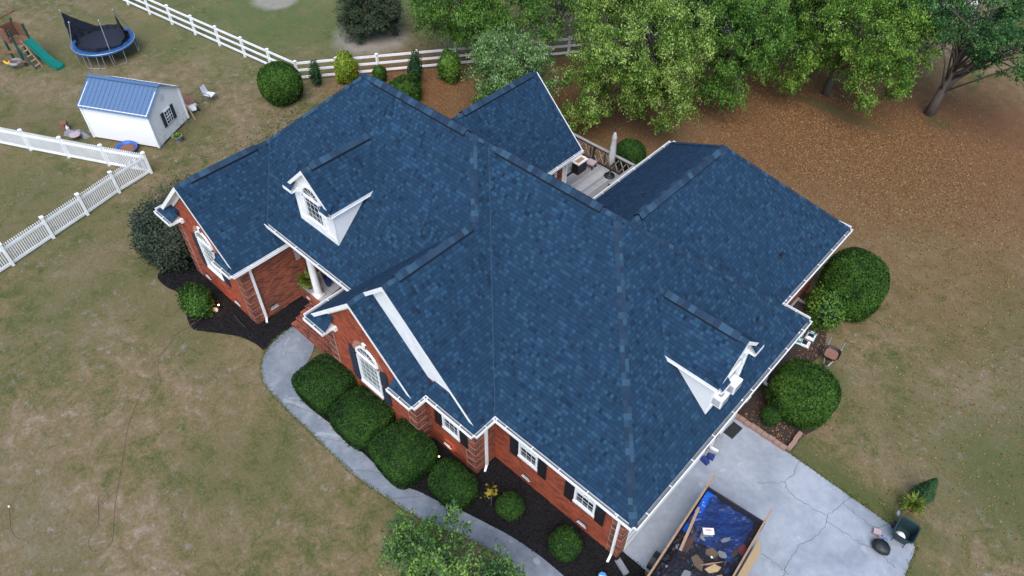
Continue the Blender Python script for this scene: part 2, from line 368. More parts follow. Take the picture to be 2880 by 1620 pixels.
def np_mesh(name, groups, mats, parent=None, loc=None):
    """groups: list of (V (n,3), F (m,k), material index)"""
    me = bpy.data.meshes.new(name); Vs, Ls, st, tot, mi = [], [], [], [], []; vo = lo = 0
    for V, F, m in groups:
        Vs.append(V); Ls.append((F+vo).ravel()); k = F.shape[1]; st.append(lo+np.arange(len(F))*k); tot.append(np.full(len(F), k)); mi.append(np.full(len(F), m))
        vo += len(V); lo += F.size
    V = np.concatenate(Vs); Ls = np.concatenate(Ls); st = np.concatenate(st)
    me.vertices.add(len(V)); me.vertices.foreach_set("co", V.astype(np.float32).ravel())
    me.loops.add(len(Ls)); me.loops.foreach_set("vertex_index", Ls.astype(np.int32))
    me.polygons.add(len(st)); me.polygons.foreach_set("loop_start", st.astype(np.int32)); me.polygons.foreach_set("loop_total", np.concatenate(tot).astype(np.int32))
    me.polygons.foreach_set("material_index", np.concatenate(mi).astype(np.int32))
    for x in (mats if isinstance(mats, (list, tuple)) else [mats]): me.materials.append(x)
    me.update(calc_edges=True); me.validate()
    o = bpy.data.objects.new(name, me); COL.objects.link(o)
    if parent: o.parent = parent
    if loc: o.location = loc
    return o
def leaves(P, size, N=None, spread=1.0, aspect=.5, droop=0):
    """leaf quads (diamonds) at points P, facing N roughly"""
    n = len(P); a = RNG.normal(size=(n, 3))
    if N is not None:
        nn = N+RNG.normal(size=(n, 3))*spread; nn /= np.linalg.norm(nn, axis=1)[:, None]
        a = np.cross(nn, a)
    a[:, 2] -= droop; a /= np.linalg.norm(a, axis=1)[:, None]
    b = np.cross(a, N if N is not None else RNG.normal(size=(n, 3))) + RNG.normal(size=(n, 3))*.15; b /= (np.linalg.norm(b, axis=1)[:, None]+1e-9)
    s = (size*RNG.uniform(.6, 1.3, n))[:, None]
    V = np.stack([P-a*s, P+b*s*aspect, P+a*s, P-b*s*aspect], 1).reshape(-1, 3)
    return V, np.arange(n*4).reshape(n, 4)
def sph(n):
    d = RNG.normal(size=(n, 3)); return d/np.linalg.norm(d, axis=1)[:, None]
def lump(d, seed, amp):
    r = np.zeros(len(d)); q = np.random.default_rng(seed)
    for k in range(7):
        w_ = q.normal(size=3)*(1.5+k*.9); r += np.sin(d@w_+q.uniform(0, 6))/(1+k*.5)
    return 1+amp*r/2.2
def hull(fn, nu=26, nv=16):
    u = np.linspace(0, 2*np.pi, nu, endpoint=False); v = np.linspace(.02, np.pi-.02, nv)
    U, W = np.meshgrid(u, v); d = np.stack([np.cos(U)*np.sin(W), np.sin(U)*np.sin(W), np.cos(W)], -1).reshape(-1, 3)
    V = fn(d); i = np.arange(nv-1)[:, None]*nu; j = np.arange(nu)[None]
    F = np.stack([i+j, i+nu+j, i+nu+(j+1) % nu, i+(j+1) % nu], -1).reshape(-1, 4); return V, F

def bush(name, label, x, y, rx, ry, rz, n, leaf, mat, p=2.3, amp=.05, zc=None, rot=0, group=None, spread=.7, cat="bush", loose=0, depth=.12):
    zc = rz*.85 if zc is None else zc; seed = int(abs(x*31+y*17)*10) % 9999
    cs, sn = math.cos(rot), math.sin(rot); R3 = np.array([[cs, -sn, 0], [sn, cs, 0], [0, 0, 1]])
    def shape(d, k=1.0):
        r = (np.abs(d)**p).sum(1)**(-1/p)*lump(d, seed, amp)*k
        return (d*r[:, None]*V3(rx, ry, rz))@R3.T+V3(0, 0, zc)
    d = sph(n); k = 1-RNG.random(n)**2*depth + loose*np.abs(RNG.normal(size=n))*.5 + (RNG.random(n) < .02)*RNG.random(n)*.09
    P = shape(d, 1)*1.0; P = V3(0, 0, zc)+(P-V3(0, 0, zc))*k[:, None]
    ok = P[:, 2] > .02; P = P[ok]; d = d[ok]; N = d/V3(rx, ry, rz); N /= np.linalg.norm(N, axis=1)[:, None]; N = N@R3.T
    LV, LF = leaves(P, leaf, N, spread)
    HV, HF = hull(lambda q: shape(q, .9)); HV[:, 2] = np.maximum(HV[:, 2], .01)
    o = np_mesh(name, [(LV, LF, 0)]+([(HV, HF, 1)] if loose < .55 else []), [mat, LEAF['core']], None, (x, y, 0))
    return tag(o, label, cat, group)

def tree(name, label, base, crowns, nclump, per, leaf, mat, trunk_r=.16, bark='bark', top=None, clump_r=.65, droop=.5, group=None, fork=None, second=None, shell=.45, mats2=None):
    """crowns: ellipsoids (x,y,z,rx,ry,rz) in world metres; clumps of leaves through their volume, limbs reaching them"""
    bx, by = base; root = thing(name, label, "tree", (bx, by, 0), group=group)
    C = []; 
    vol = [c[3]*c[4]*c[5] for c in crowns]
    for c, vv in zip(crowns, vol):
        k = max(3, int(nclump*vv/sum(vol))); d = sph(k); r = shell+(1-shell)*RNG.random(k)**.6
        q = d*r[:, None]*np.array(c[3:6])+np.array(c[:3]); C.append(q)
    C = np.concatenate(C)-V3(bx, by, 0)
    C = C[C[:, 2] > .5]
    P = []; N = []; ctr = np.mean([np.array(c[:3])-V3(bx, by, 0) for c in crowns], 0)
    for c in C:
        kk = int(per*RNG.uniform(.4, 1.5)); rr = clump_r*RNG.uniform(.7, 1.7); nsp = RNG.integers(5, 9)
        out = c-ctr; out = out/(np.linalg.norm(out)+1e-6)
        D = sph(nsp)*.9+out*.55; D[:, 2] = D[:, 2]*.7+.12; D /= np.linalg.norm(D, axis=1)[:, None]
        w = RNG.integers(0, nsp, kk); t_ = RNG.random(kk)**.7; Lw = rr*RNG.uniform(.6, 1.25, nsp)[w]
        q = c+D[w]*(t_*Lw)[:, None]+RNG.normal(size=(kk, 3))*(.05+.11*(1-t_))[:, None]*rr/.5; q[:, 2] -= (t_*Lw)**2*.55*droop
        P.append(q); N.append(D[w]*.5+V3(0, 0, .8))
    P = np.concatenate(P); N = np.concatenate(N); ok = P[:, 2] > .05; P, N = P[ok], N[ok]
    LV, LF = leaves(P, leaf, N, .8, .48, droop)
    np_mesh("crown", [(LV, LF, 0)], [mat], root)
    t = MB(); cc = np.array(crowns[0][:3])-V3(bx, by, 0); H = top if top else cc[2]+crowns[0][5]*.5
    tp = [V3(0, 0, 0), V3(cc[0]*.06+.03, cc[1]*.06, H*.2), V3(cc[0]*.22, cc[1]*.22, H*.42), V3(cc[0]*.55, cc[1]*.55, H*.66), V3(cc[0]*.9, cc[1]*.9, H)]
    if fork: tp = [V3(*q) for q in fork]
    t.tube(tp, [trunk_r*1.35, trunk_r, trunk_r*.85, trunk_r*.6, trunk_r*.25][:len(tp)], 9)
    if second: t.tube([V3(*q) for q in second], [trunk_r*.8, trunk_r*.7, trunk_r*.5, trunk_r*.3][:len(second)], 8)
    idx = RNG.permutation(len(C))[:min(len(C), 44)]
    for i in idx:
        k = RNG.integers(max(1, len(tp)-3), len(tp)); s0 = tp[k-1]+(tp[k]-tp[k-1])*RNG.random(); e = C[i]
        midp = (s0+e)/2+RNG.normal(size=3)*.18+V3(0, 0, .15)
        t.tube([s0, midp, e, e+(e-midp)*.25], [trunk_r*.3, trunk_r*.18, trunk_r*.09, .008], 5)
    t.build("trunk", MT[bark], root, smooth=True)
    return root

def ribbon(pts, wid, z, jitter=0, sub=1):
    """flat strip along a polyline"""
    P = [V3(p[0], p[1], 0) for p in pts]; Q = []
    for a, b in zip(P[:-1], P[1:]):
        for k in range(sub): Q.append(a+(b-a)*k/sub+(RNG.normal(size=3)*V3(1, 1, 0)*jitter if (k or Q) else 0))
    Q.append(P[-1]); mb = MB(); Lp, Rp = [], []
    for k, p in enumerate(Q):
        d = Q[min(k+1, len(Q)-1)]-Q[max(0, k-1)]; d /= np.linalg.norm(d); nrm = V3(-d[1], d[0], 0); ww = wid*RNG.uniform(.6, 1.4)/2 if jitter else wid/2
        Lp.append(p+nrm*ww+V3(0, 0, z)); Rp.append(p-nrm*ww+V3(0, 0, z))
    for k in range(len(Q)-1): mb.poly([Rp[k], Rp[k+1], Lp[k+1], Lp[k]])
    return mb
def slab(pts, z0, z1, m=0):
    mb = MB(); mb.poly([(x, y, z1) for x, y in pts], m); k = len(pts)
    for i in range(k):
        a, b = pts[i], pts[(i+1) % k]; mb.poly([(a[0], a[1], z0), (b[0], b[1], z0), (b[0], b[1], z1), (a[0], a[1], z1)], m)
    return mb
def smooth_line(pts, k=5):
    P = [V3(*p) for p in pts]; out = []
    for i in range(len(P)-1):
        p0, p1, p2, p3 = P[max(i-1, 0)], P[i], P[i+1], P[min(i+2, len(P)-1)]
        for t in np.arange(k)/k: out.append(.5*((2*p1)+(-p0+p2)*t+(2*p0-5*p1+4*p2-p3)*t*t+(-p0+3*p1-3*p2+p3)*t**3))
    out.append(P[-1]); return out

# ------------------------------------------------------------------ setting
g = MB()
g.poly([(-320, -200, 0), (220, -200, 0), (220, 320, 0), (-320, 320, 0)])
struct(g.build("ground", ground_mat()))
# driveway slab with its cracks
drive = slab([(-.62, .75), (.75, .75), (.9, -9), (7.6, -9), (6.85, 6.2), (6.72, 7.5), (6.55, 7.72), (1.85, 7.93), (-.62, 7.93)][::1], 0, .035)
dv = struct(drive.build("driveway", MT['conc']))
cr = MB()
for pts in ([(2.28, 7.9), (2.41, 7.29), (2.35, 6.76), (2.19, 6.62), (1.6, 6.06)], [(2.35, 6.76), (2.46, 6.55), (2.89, 6.46), (3.44, 6.47), (3.97, 6.56)],
            [(4.23, 7.82), (4.21, 7.38), (4.14, 6.95), (4.01, 6.56), (4.14, 6.16), (4.09, 5.66), (3.82, 4.96), (3.81, 4.46), (3.88, 3.92), (3.95, 3.2)],
            [(4.08, 6.37), (4.74, 6.40), (5.25, 6.42), (5.66, 6.55), (6.01, 6.57), (6.25, 6.43), (6.49, 6.41)], [(3.0, 3.8), (3.34, 3.85), (3.61, 3.88), (4.03, 3.82)],
            [(4.21, 7.38), (4.71, 7.31), (5.2, 7.27), (5.43, 7.29), (5.6, 7.5), (5.7, 7.75)]):
    r = ribbon(pts, .017, .040, .028, 5); cr.v += []; o0 = len(cr.v); cr.v += r.v; cr.f += [tuple(i+o0 for i in f) for f in r.f]; cr.m += r.m
cr.bar((-.55, .8, .041), (-.55, 5.7, .041), .02, .001)
cr.build("crack", MT['crack'], dv)
# curved front walk
outer = [(-16.5, -.75), (-16.5, -1.2), (-16.42, -1.87), (-16.12, -2.55), (-15.6, -3.08), (-14.9, -3.42), (-14.2, -3.5), (-12.93, -3.53), (-11.85, -3.53), (-10.67, -3.53), (-9.5, -3.55), (-8.48, -3.47), (-7.29, -3.26), (-6.7, -3.18), (-6.0, -2.98), (-5.0, -2.62), (-3.86, -2.27), (-2.43, -2.1), (-.5, -2.05), (1.2, -2.1)]
inner = [(-15.25, -.75), (-14.9, -1.0), (-14.5, -1.6), (-14.2, -2.3), (-13.9, -2.68), (-13.5, -2.84), (-12.66, -2.9), (-11.79, -2.83), (-11.27, -2.78), (-10.73, -2.8), (-9.57, -2.76), (-8.43, -2.75), (-7.42, -2.6), (-6.97, -2.4), (-6.2, -2.2), (-5.4, -1.9), (-4.27, -1.6), (-3.46, -1.4), (-2.35, -1.25), (-1.32, -1.22), (.2, -1.25), (1.2, -1.25)]
wo = smooth_line([(*p, 0) for p in outer], 3); wi = smooth_line([(*p, 0) for p in inner], 3)
def resample(P, n):
    P = np.array(P); s = np.r_[0, np.cumsum(np.linalg.norm(np.diff(P, axis=0), axis=1))]; t = np.linspace(0, s[-1], n)
    return np.stack([np.interp(t, s, P[:, i]) for i in range(3)], 1)
wo = resample(wo, 70); wi = resample(wi, 70); wk = MB()
for k in range(69):
    a, b, c, d = wo[k], wo[k+1], wi[k+1], wi[k]
    wk.poly([(a[0], a[1], .04), (b[0], b[1], .04), (c[0], c[1], .04), (d[0], d[1], .04)]); wk.poly([(a[0], a[1], 0), (b[0], b[1], 0), (b[0], b[1], .04), (a[0], a[1], .04)]); wk.poly([(d[0], d[1], .04), (c[0], c[1], .04), (c[0], c[1], 0), (d[0], d[1], 0)])
path = struct(wk.build("path", MT['conc2'])); jt = MB()
for k in (16, 24, 31, 38, 46, 55, 62): jt.bar((*wo[k][:2], .0445), (*wi[k][:2], .0445), .016, .001)
jt.build("joint", MT['crack'], path)

def bed(name, pts, mat, z, n, chip=None, seed=1):
    P = smooth_line([(*p, 0) for p in pts+[pts[0]]], 4)[:-1]; mb = MB(); mb.poly([(p[0], p[1], z) for p in P])
    struct(mb.build(name, mat)); A = np.array([p[:2] for p in P]); lo, hi = A.min(0), A.max(0)
    q = lo+RNG.random((n, 2))*(hi-lo); x, y = q.T; ins = np.zeros(n, bool); x1, y1 = A.T; x2, y2 = np.roll(A, -1, 0).T
    for i in range(len(A)):
        c = ((y1[i] > y) != (y2[i] > y)) & (x < (x2[i]-x1[i])*(y-y1[i])/((y2[i]-y1[i])+1e-12)+x1[i]); ins ^= c
    return q[ins]
CH = []
CH.append(bed("mulch_bed", [(-23.7, -2.9), (-23.3, -3.34), (-22.5, -3.36), (-21.8, -3.2), (-20.9, -3.4), (-20.1, -3.72), (-19.5, -3.86), (-19.1, -3.67), (-18.25, -3.1), (-17.6, -2.72), (-16.8, -2.5), (-16.2, -2.35), (-16.2, -.9), (-16.2, .6), (-17.7, .6), (-18, -1.5), (-22.6, -1.6), (-23.6, -.5), (-24.4, -1.4)], MT['mulch'], .012, 26000))
CH.append(bed("mulch_bed", [(-14.4, -1.7), (-14.1, -2.45), (-13.3, -2.9), (-11.5, -2.85), (-9.5, -2.78), (-7.3, -2.6), (-6.2, -2.2), (-4.3, -1.62), (-2.4, -1.27), (-1.2, -1.24), (.6, -1.26), (.75, -.2), (.5, .75), (-.5, .75), (-5.8, .7), (-12.9, -.9)], MT['mulch'], .016, 40000))
CB = bed("mulch_bed", [(-.6, 7.93), (.5, 7.9), (1.8, 7.92), (1.9, 8.9), (2.2, 10.1), (1.5, 11.0), (.6, 12.0), (.6, 13.2), (.3, 14.2), (-.6, 15.5), (-1.8, 15.5), (-1.8, 10.2), (-.6, 10.2)], MT['mulch2'], .012, 16000)
q = np.concatenate(CH); P = np.c_[q, RNG.uniform(.02, .045, len(q))]; V, F = leaves(P, .032, np.tile(V3(0, 0, 1.), (len(P), 1)), .5, .4)
tag(np_mesh("mulch_chips", [(V, F, 0)], LEAF['chips']), "black bark mulch chips in the beds along the front of the house", "mulch", kind="stuff")
# fallen leaves: thick under the trees at the back right, thinner over the right lawn
def scat(cx, cy, sx, sy, n): return np.c_[RNG.normal(cx, sx, n), RNG.normal(cy, sy, n)]
q = np.concatenate([scat(-7, 28, 5.5, 3.8, 40000), scat(-2, 28, 4, 4, 9000), scat(-20, 17.5, 4.5, 3, 9000), scat(6, 17, 5, 6, 5000), scat(-27, 15.5, 3, 3, 2500), CB[::5]])
keep = ~(((q[:, 0]+7.0)/3.1)**2+((q[:, 1]-30.6)/.55)**2 < 1+RNG.normal(size=len(q))*.3) & ~((q[:, 0] > -24) & (q[:, 0] < -.2) & (q[:, 1] > -1) & (q[:, 1] < 13.8)) & ~((q[:, 0] > -10.2) & (q[:, 0] < -.6) & (q[:, 1] < 17) & (q[:, 1] > 0)) & ~((q[:, 0] > -17) & (q[:, 0] < -9) & (q[:, 1] < 16.6) & (q[:, 1] > 0)) & ~((q[:, 0] < 7) & (q[:, 0] > -1) & (q[:, 1] < 8.1)); q = q[keep]
P = np.c_[q, RNG.uniform(.012, .04, len(q))]; V, F = leaves(P, .042, np.tile(V3(0, 0, 1.), (len(P), 1)), .5, .5)
tag(np_mesh("fallen_leaves", [(V, F, 0)], LEAF['litter']), "brown and orange fallen leaves lying on the ground under the back trees", "leaves", kind="stuff")
# short dry grass over the lawn
n = 150000
q = np.c_[RNG.uniform(-52, 14, n), RNG.uniform(-16, 46, n)]
dist = np.hypot(q[:, 0]-3, q[:, 1]+6); q = q[RNG.random(len(q)) < np.clip(22/(dist+6), .12, 1)]
block = ((q[:, 0] > -22.6) & (q[:, 0] < -.3) & (q[:, 1] > -.9) & (q[:, 1] < 11)) | ((q[:, 0] > -23.5) & (q[:, 0] < .9) & (q[:, 1] > -3.55) & (q[:, 1] < 0) & (q[:, 1] > -3.6+np.clip((q[:, 0]+7)*.3, 0, 2))) | ((q[:, 0] > -.7) & (q[:, 0] < 7.6) & (q[:, 1] < 7.98) & (q[:, 1] > -9.2)) | ((q[:, 0] > -18.4) & (q[:, 0] < -.9) & (q[:, 1] > 8) & (q[:, 1] < 16.6)) | ((q[:, 0] > -1.8) & (q[:, 0] < 2.2) & (q[:, 1] > 7.9) & (q[:, 1] < 15.5)) | ((q[:, 0] > -17) & (q[:, 0] < -13.5) & (q[:, 1] > -3.6) & (q[:, 1] < 0)) | ((q[:, 0] > -7) & (q[:, 0] < 2) & (q[:, 1] > -3.2) & (q[:, 1] < 0))
eg = []
for line_, side in ((wo[:, :2], .05), (np.array([(-.0, 7.97), (1.9, 7.97), (6.55, 7.76), (6.76, 7.5), (6.9, 6.2), (7.1, 3)]), .05)):
    for a_, b_ in zip(line_[:-1], line_[1:]):
        k_ = int(np.linalg.norm(b_-a_)*160)+1; eg.append(a_+(b_-a_)*RNG.random((k_, 1))+RNG.normal(size=(k_, 2))*.045)
eg = np.concatenate(eg); q = q[~block]
P = np.c_[eg, RNG.uniform(.03, .06, len(eg))]; V, F = leaves(P, .045, np.tile(V3(0, 0, 1.), (len(P), 1)), 1.1, .2)
tag(np_mesh("grass_edge", [(V, F, 0)], LEAF['edge']), "ragged green grass growing over the edges of the walk and driveway", "grass", kind="stuff")
P = np.c_[q, RNG.uniform(.02, .05, len(q))]; V, F = leaves(P, .05, np.tile(V3(0, 0, 1.), (len(P), 1)), 1.1, .16)
tag(np_mesh("grass", [(V, F, 0)], LEAF['blades']), "short patchy tan and green lawn grass all round the house", "grass", kind="stuff")

# ------------------------------------------------------------------ the house
m = .958; ZE = 3.6; a0, a1 = -22.87, -17.24; mw, sw, ew = -13.51, -7.77, -5.53; W = 10.85
yF = -.734; hR = ZE+m*5.792
house = thing("brick_house", "single-storey red brick house with a big blue-grey shingle roof, gables and two white dormers", "house")
z_ = lambda d: ZE+m*d
pA = lambda x, y: (x, y, z_(x-a0)); pA1 = lambda x, y: (x, y, z_(a1-x)); pF1 = lambda x, y: (x, y, z_(y-yF)); pM = lambda x, y: (x, y, z_(x-mw))
pE1 = lambda x, y: (x, y, z_(ew-x)); pS = lambda x, y: (x, y, z_(sw-x)); pF2 = lambda x, y: (x, y, z_(y)); pE2 = lambda x, y: (x, y, z_(-x)); pB = lambda x, y: (x, y, z_(W-y))
gl, gr, gy, gx = -9.93, -1.11, 16.68, -5.52; pGL = lambda x, y: (x, y, z_(x-gl)); pGR = lambda x, y: (x, y, z_(gr-x)); pGB = lambda x, y: (x, y, z_(gy-y))
sx, shw, sy = -15.6, 2.97, 13.3
R = MB()
R.poly([pA(a0, -2.15), pA(-20.055, -2.15), pA(-20.055, 2.081), pA(-17.078, 5.058), pA(a0, W)][::1])
R.poly([pA1(-20.055, -2.15), pA1(a1, -2.15), pA1(a1, .6), pA1(-18.0, .6), pA1(-18.0, .03), pA1(-20.055, 2.081)])
R.poly([pF1(-20.055, 2.081), pF1(-18.0, .03), pF1(-12.746, .03), pF1(-9.52, 3.256), pF1(-11.322, 5.058), pF1(-17.078, 5.058)])
R.poly([pM(mw, -1.45), pM(-10.64, -1.45), pM(-10.64, -.8), pM(-9.52, -.8), pM(-9.52, 3.256), pM(-12.746, .03), pM(-12.746, .6), pM(mw, .6)])
R.poly([pS(-10.64, -1.45), pS(sw, -1.45), pS(sw, -.54), pS(-10.64, -.54)])
R.poly([pE1(-9.52, -.8), pE1(ew, -.8), pE1(ew, 0), pE1(-10.955, 5.425), pE1(-11.322, 5.058), pE1(-9.52, 3.256)])
R.poly([pF2(ew, 0), pF2(0, 0), pF2(-5.425, 5.425), pF2(-10.955, 5.425)])
R.poly([pE2(0, 0), pE2(0, W), pE2(-5.425, 5.425)])
R.poly([pB(0, W), pB(a0, W), pB(-17.078, 5.058), pB(-11.322, 5.058), pB(-10.955, 5.425), pB(-5.425, 5.425)])
R.poly([pGL(gl, W+.01), pGL(gx, 6.45), pGL(gx, 12.27), pGL(gl, gy)])
R.poly([pGR(gr, W+.01), pGR(gr, gy), pGR(gx, 12.27), pGR(gx, 6.45)])
R.poly([pGB(gl, gy), pGB(gx, 12.27), pGB(gr, gy)])
zs = ZE+m*shw
R.poly([(sx, 7.88, zs), (sx+shw, 10.86, ZE), (sx+shw, sy, ZE), (sx, sy, zs)]); R.poly([(sx, 7.88, zs), (sx, sy, zs), (sx-shw, sy, ZE), (sx-shw, 10.86, ZE)])
# eave returns (small pent roofs at the gable feet)
def pent(x0, x1, yo, yw, rise=None):
    h = m*(yw-yo) if rise is None else rise
    R.poly([(x0, yo, ZE), (x1, yo, ZE), (x1, yw, ZE+h), (x0, yw, ZE+h)])
def pent2(xc, s, ln, yo, yw, yr):
    """eave return at gable foot xc, running ln towards s, hipped into the slope"""
    h = m*(yw-yo); g_ = .004
    R.poly([(xc, yo, ZE-g_), (xc+s*ln, yo, ZE-g_), (xc+s*ln, yw, ZE+h-g_), (xc+s*(yw-yo), yw, ZE+h-g_)][::s])
    R.poly([(xc, yo, ZE), (xc+s*(yr-yo), yr, ZE+m*(yr-yo)), (xc, yr, ZE)])
pent2(a0, 1, 1.24, -2.3, -1.84, -2.15); pent2(a1, -1, 1.24, -2.3, -1.84, -2.15); pent2(mw, 1, 1.15, -1.6, -1.14, -1.45); pent2(sw, -1, 1.15, -1.6, -1.14, -1.45)
pent2(ew, -1, 2.24, -.97, -.55, -.8)
roof = R.build("roof", MT['shingle'], house)

def ridge(a, b, n1, n2, lift=.0, wid=.135, name="ridge_cap", parent=None, piece=.2):
    """a run of cap shingles folded over the line a-b; n1, n2 the normals of the planes either side"""
    a, b = V3(*a), V3(*b); ln = np.linalg.norm(b-a); d = (b-a)/ln; k = max(1, int(ln/piece)); mb = MB(); dd = []
    for nn in (n1, n2):
        nn = V3(*nn); nn /= np.linalg.norm(nn); q = np.cross(d, nn); q = q if q[2] < 0 else -q; dd.append((q/np.linalg.norm(q), nn))
    up = dd[0][1]+dd[1][1]; up /= np.linalg.norm(up)
    for i in range(k):
        s0 = a+d*(i*ln/k); s1 = a+d*((i+1)*ln/k+.012); l0, l1 = lift+.012, lift+.024
        for (q, nn), f in zip(dd, (1, -1)):
            A = s0+up*l0; B_ = s1+up*l1; A2 = s0+q*wid+nn*l0; B2 = s1+q*wid+nn*l1
            mb.poly([A, B_, B2, A2] if f > 0 else [A2, B2, B_, A])
            mb.poly([B_, B2, s1+q*wid+nn*lift, s1+up*lift])
            if lift > .02: mb.poly([A2, B2, s1+q*(wid+.055)+nn*.012, s0+q*(wid+.055)+nn*.012], 1)  # dark sloped strip beside the vent, its shadow line put into colour and shape
    if lift > .02:
        for s_ in (a, b):
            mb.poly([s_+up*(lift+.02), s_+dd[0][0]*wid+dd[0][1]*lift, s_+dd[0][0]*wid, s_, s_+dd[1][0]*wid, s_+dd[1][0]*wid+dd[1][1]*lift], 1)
    return mb.build(name, [MT['cap'], MT['ventside_shade']], parent or house)
nA, nAf, nF, nE, nB = (-m, 0, 1), None, (0, -m, 1), (m, 0, 1), (0, m, 1)
# hips and plain ridges
ridge((-20.055, 2.081, 6.297), (-17.078, 5.058, hR), nA, nF); ridge((-9.52, 3.256, 7.422), (-11.322, 5.058, hR), nF, nE)
ridge((a0, W, ZE), (-17.078, 5.058, hR), nA, nB); ridge((-11.322, 5.058, hR), (-10.955, 5.425, 8.797), nE, nB)
ridge((0, 0, ZE), (-5.425, 5.425, 8.797), nF, nE); ridge((0, W, ZE), (-5.425, 5.425, 8.797), nE, nB)
ridge((gr, gy, ZE), (gx, 12.27, 7.825), nE, nB); ridge((gl, gy, ZE), (gx, 12.27, 7.825), nA, nB)
ridge((-20.055, -2.15, 6.297), (-20.055, 2.081, 6.297), nA, nE); ridge((-9.52, -.8, 7.422), (-9.52, 3.256, 7.422), nA, nE); ridge((-10.64, -1.45, 6.35), (-10.64, -.56, 6.35), nA, nE)
ridge((-17.078, 5.058, hR), (-11.322, 5.058, hR), nF, nB); ridge((-10.955, 5.425, 8.797), (-5.425, 5.425, 8.797), nF, nB)
ridge((gx, 6.45, 7.825), (gx, 12.27, 7.825), nA, nE); ridge((sx, 8.1, zs), (sx, sy, zs), nA, nE)
# raised ridge vents
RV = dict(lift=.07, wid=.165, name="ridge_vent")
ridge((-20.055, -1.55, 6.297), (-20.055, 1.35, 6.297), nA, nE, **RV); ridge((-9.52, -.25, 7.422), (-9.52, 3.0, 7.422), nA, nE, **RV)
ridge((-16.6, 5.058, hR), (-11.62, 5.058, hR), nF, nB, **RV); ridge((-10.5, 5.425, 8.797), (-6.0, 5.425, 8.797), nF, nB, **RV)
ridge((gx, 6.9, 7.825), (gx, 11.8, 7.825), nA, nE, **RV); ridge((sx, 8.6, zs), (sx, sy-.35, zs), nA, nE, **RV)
# valleys: thin bright metal lines
def valley(a, b):
    mb = MB(); a, b = V3(*a), V3(*b); mb.bar(a+V3(0, 0, .008), b+V3(0, 0, .008), .016, .010); mb.build("valley_flashing", MT['valley'], house)
valley((-18.0, .03, 4.332), (-20.055, 2.081, 6.297)); valley((ew, 0, ZE), (-10.955, 5.425, 8.797))

# gutters: open white troughs with hangers
def gutter(a, b, out):
    a, b, o = V3(*a), V3(*b), V3(*out); mb = MB(); d = (b-a)/np.linalg.norm(b-a); L_ = np.linalg.norm(b-a)
    z = V3(0, 0, 1)
    mb.bar(a+o*.055-z*.115, b+o*.055-z*.115, .12, .012, 0); mb.bar(a+o*.118-z*.055, b+o*.118-z*.055, .016, .13, 0); mb.bar(a-o*.012-z*.075, b-o*.012-z*.075, .016, .14, 0)
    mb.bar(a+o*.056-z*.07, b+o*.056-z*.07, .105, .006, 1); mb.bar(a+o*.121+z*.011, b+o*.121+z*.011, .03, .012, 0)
    for e in (a+d*.006, b-d*.006): mb.box(e+o*.055-z*.055, (.012, .12, .12) if abs(o[1]) > .5 else (.12, .012, .12), 0)
    k = max(1, int(L_/1.1))
    for i in range(k): p = a+d*(i+.5)*L_/k; mb.box(p+o*.05-z*.004, (.03, .17, .012) if abs(o[1]) > .5 else (.17, .03, .012), 0)
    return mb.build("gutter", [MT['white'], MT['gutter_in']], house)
gutter((-18.05, .03, 4.33), (-12.62, .03, 4.33), (0, -1, 0)); gutter((ew, 0, ZE), (0, 0, ZE), (0, -1, 0)); gutter((0, 0, ZE), (0, W, ZE), (1, 0, 0))
gutter((ew, -.97, ZE), (ew, 0, ZE), (1, 0, 0)); gutter((a1, -2.3, ZE), (a1, .5, ZE), (1, 0, 0)); gutter((mw, -1.6, ZE), (mw, .5, ZE), (-1, 0, 0)); gutter((sw, -1.6, ZE), (sw, -.97, ZE), (1, 0, 0))
gutter((a0, -2.3, ZE), (a0, W, ZE), (-1, 0, 0)); gutter((gl, W, ZE), (gl, gy, ZE), (-1, 0, 0)); gutter((gr, W, ZE), (gr, gy, ZE), (1, 0, 0)); gutter((gl, gy, ZE), (gr, gy, ZE), (0, 1, 0))
gutter((sx+shw, W, ZE), (sx+shw, sy, ZE), (1, 0, 0)); gutter((sx-shw, W, ZE), (sx-shw, sy, ZE), (-1, 0, 0)); gutter((gr, W, ZE), (0, W, ZE), (0, 1, 0))
gutter((a0, -2.3, ZE), (a0+1.24, -2.3, ZE), (0, -1, 0)); gutter((a1-1.24, -2.3, ZE), (a1, -2.3, ZE), (0, -1, 0)); gutter((mw, -1.6, ZE), (mw+1.15, -1.6, ZE), (0, -1, 0)); gutter((sw-1.15, -1.6, ZE), (sw, -1.6, ZE), (0, -1, 0)); gutter((sw, -.97, ZE), (ew, -.97, ZE), (0, -1, 0))
# downspouts
def downspout(x, y, out, ztop=3.5, zbot=.12, along=(0, 0), kick=(0, -1)):
    o = V3(*out, 0); mb = MB(); p = V3(x, y, 0)+o*.06
    mb.bar(p+o*.42+V3(0, 0, ztop+.02), p+V3(0, 0, ztop-.35), .075, .09, 0, (0, 1, .2)); mb.box(p+V3(0, 0, (ztop-.33+zbot)/2), (.075, .095, ztop-.33-zbot))
    mb.bar(p+V3(0, 0, zbot), p+V3(kick[0], kick[1], 0)*.28+V3(0, 0, zbot-.07), .075, .095); mb.build("downspout", MT['white'], house)
downspout(-17.68, -1.42, (1, 0), kick=(0.6, -.4)); downspout(-5.97, -.05, (1, 0), kick=(.4, -.8)); downspout(-.62, .44, (0, -1), kick=(.2, -1)); downspout(-.44, 6.1, (1, 0), kick=(1, .3)); downspout(-.44, 10.1, (1, 0), kick=(1, 0)); downspout(-1.55, 11.2, (1, 0), kick=(1, 0))

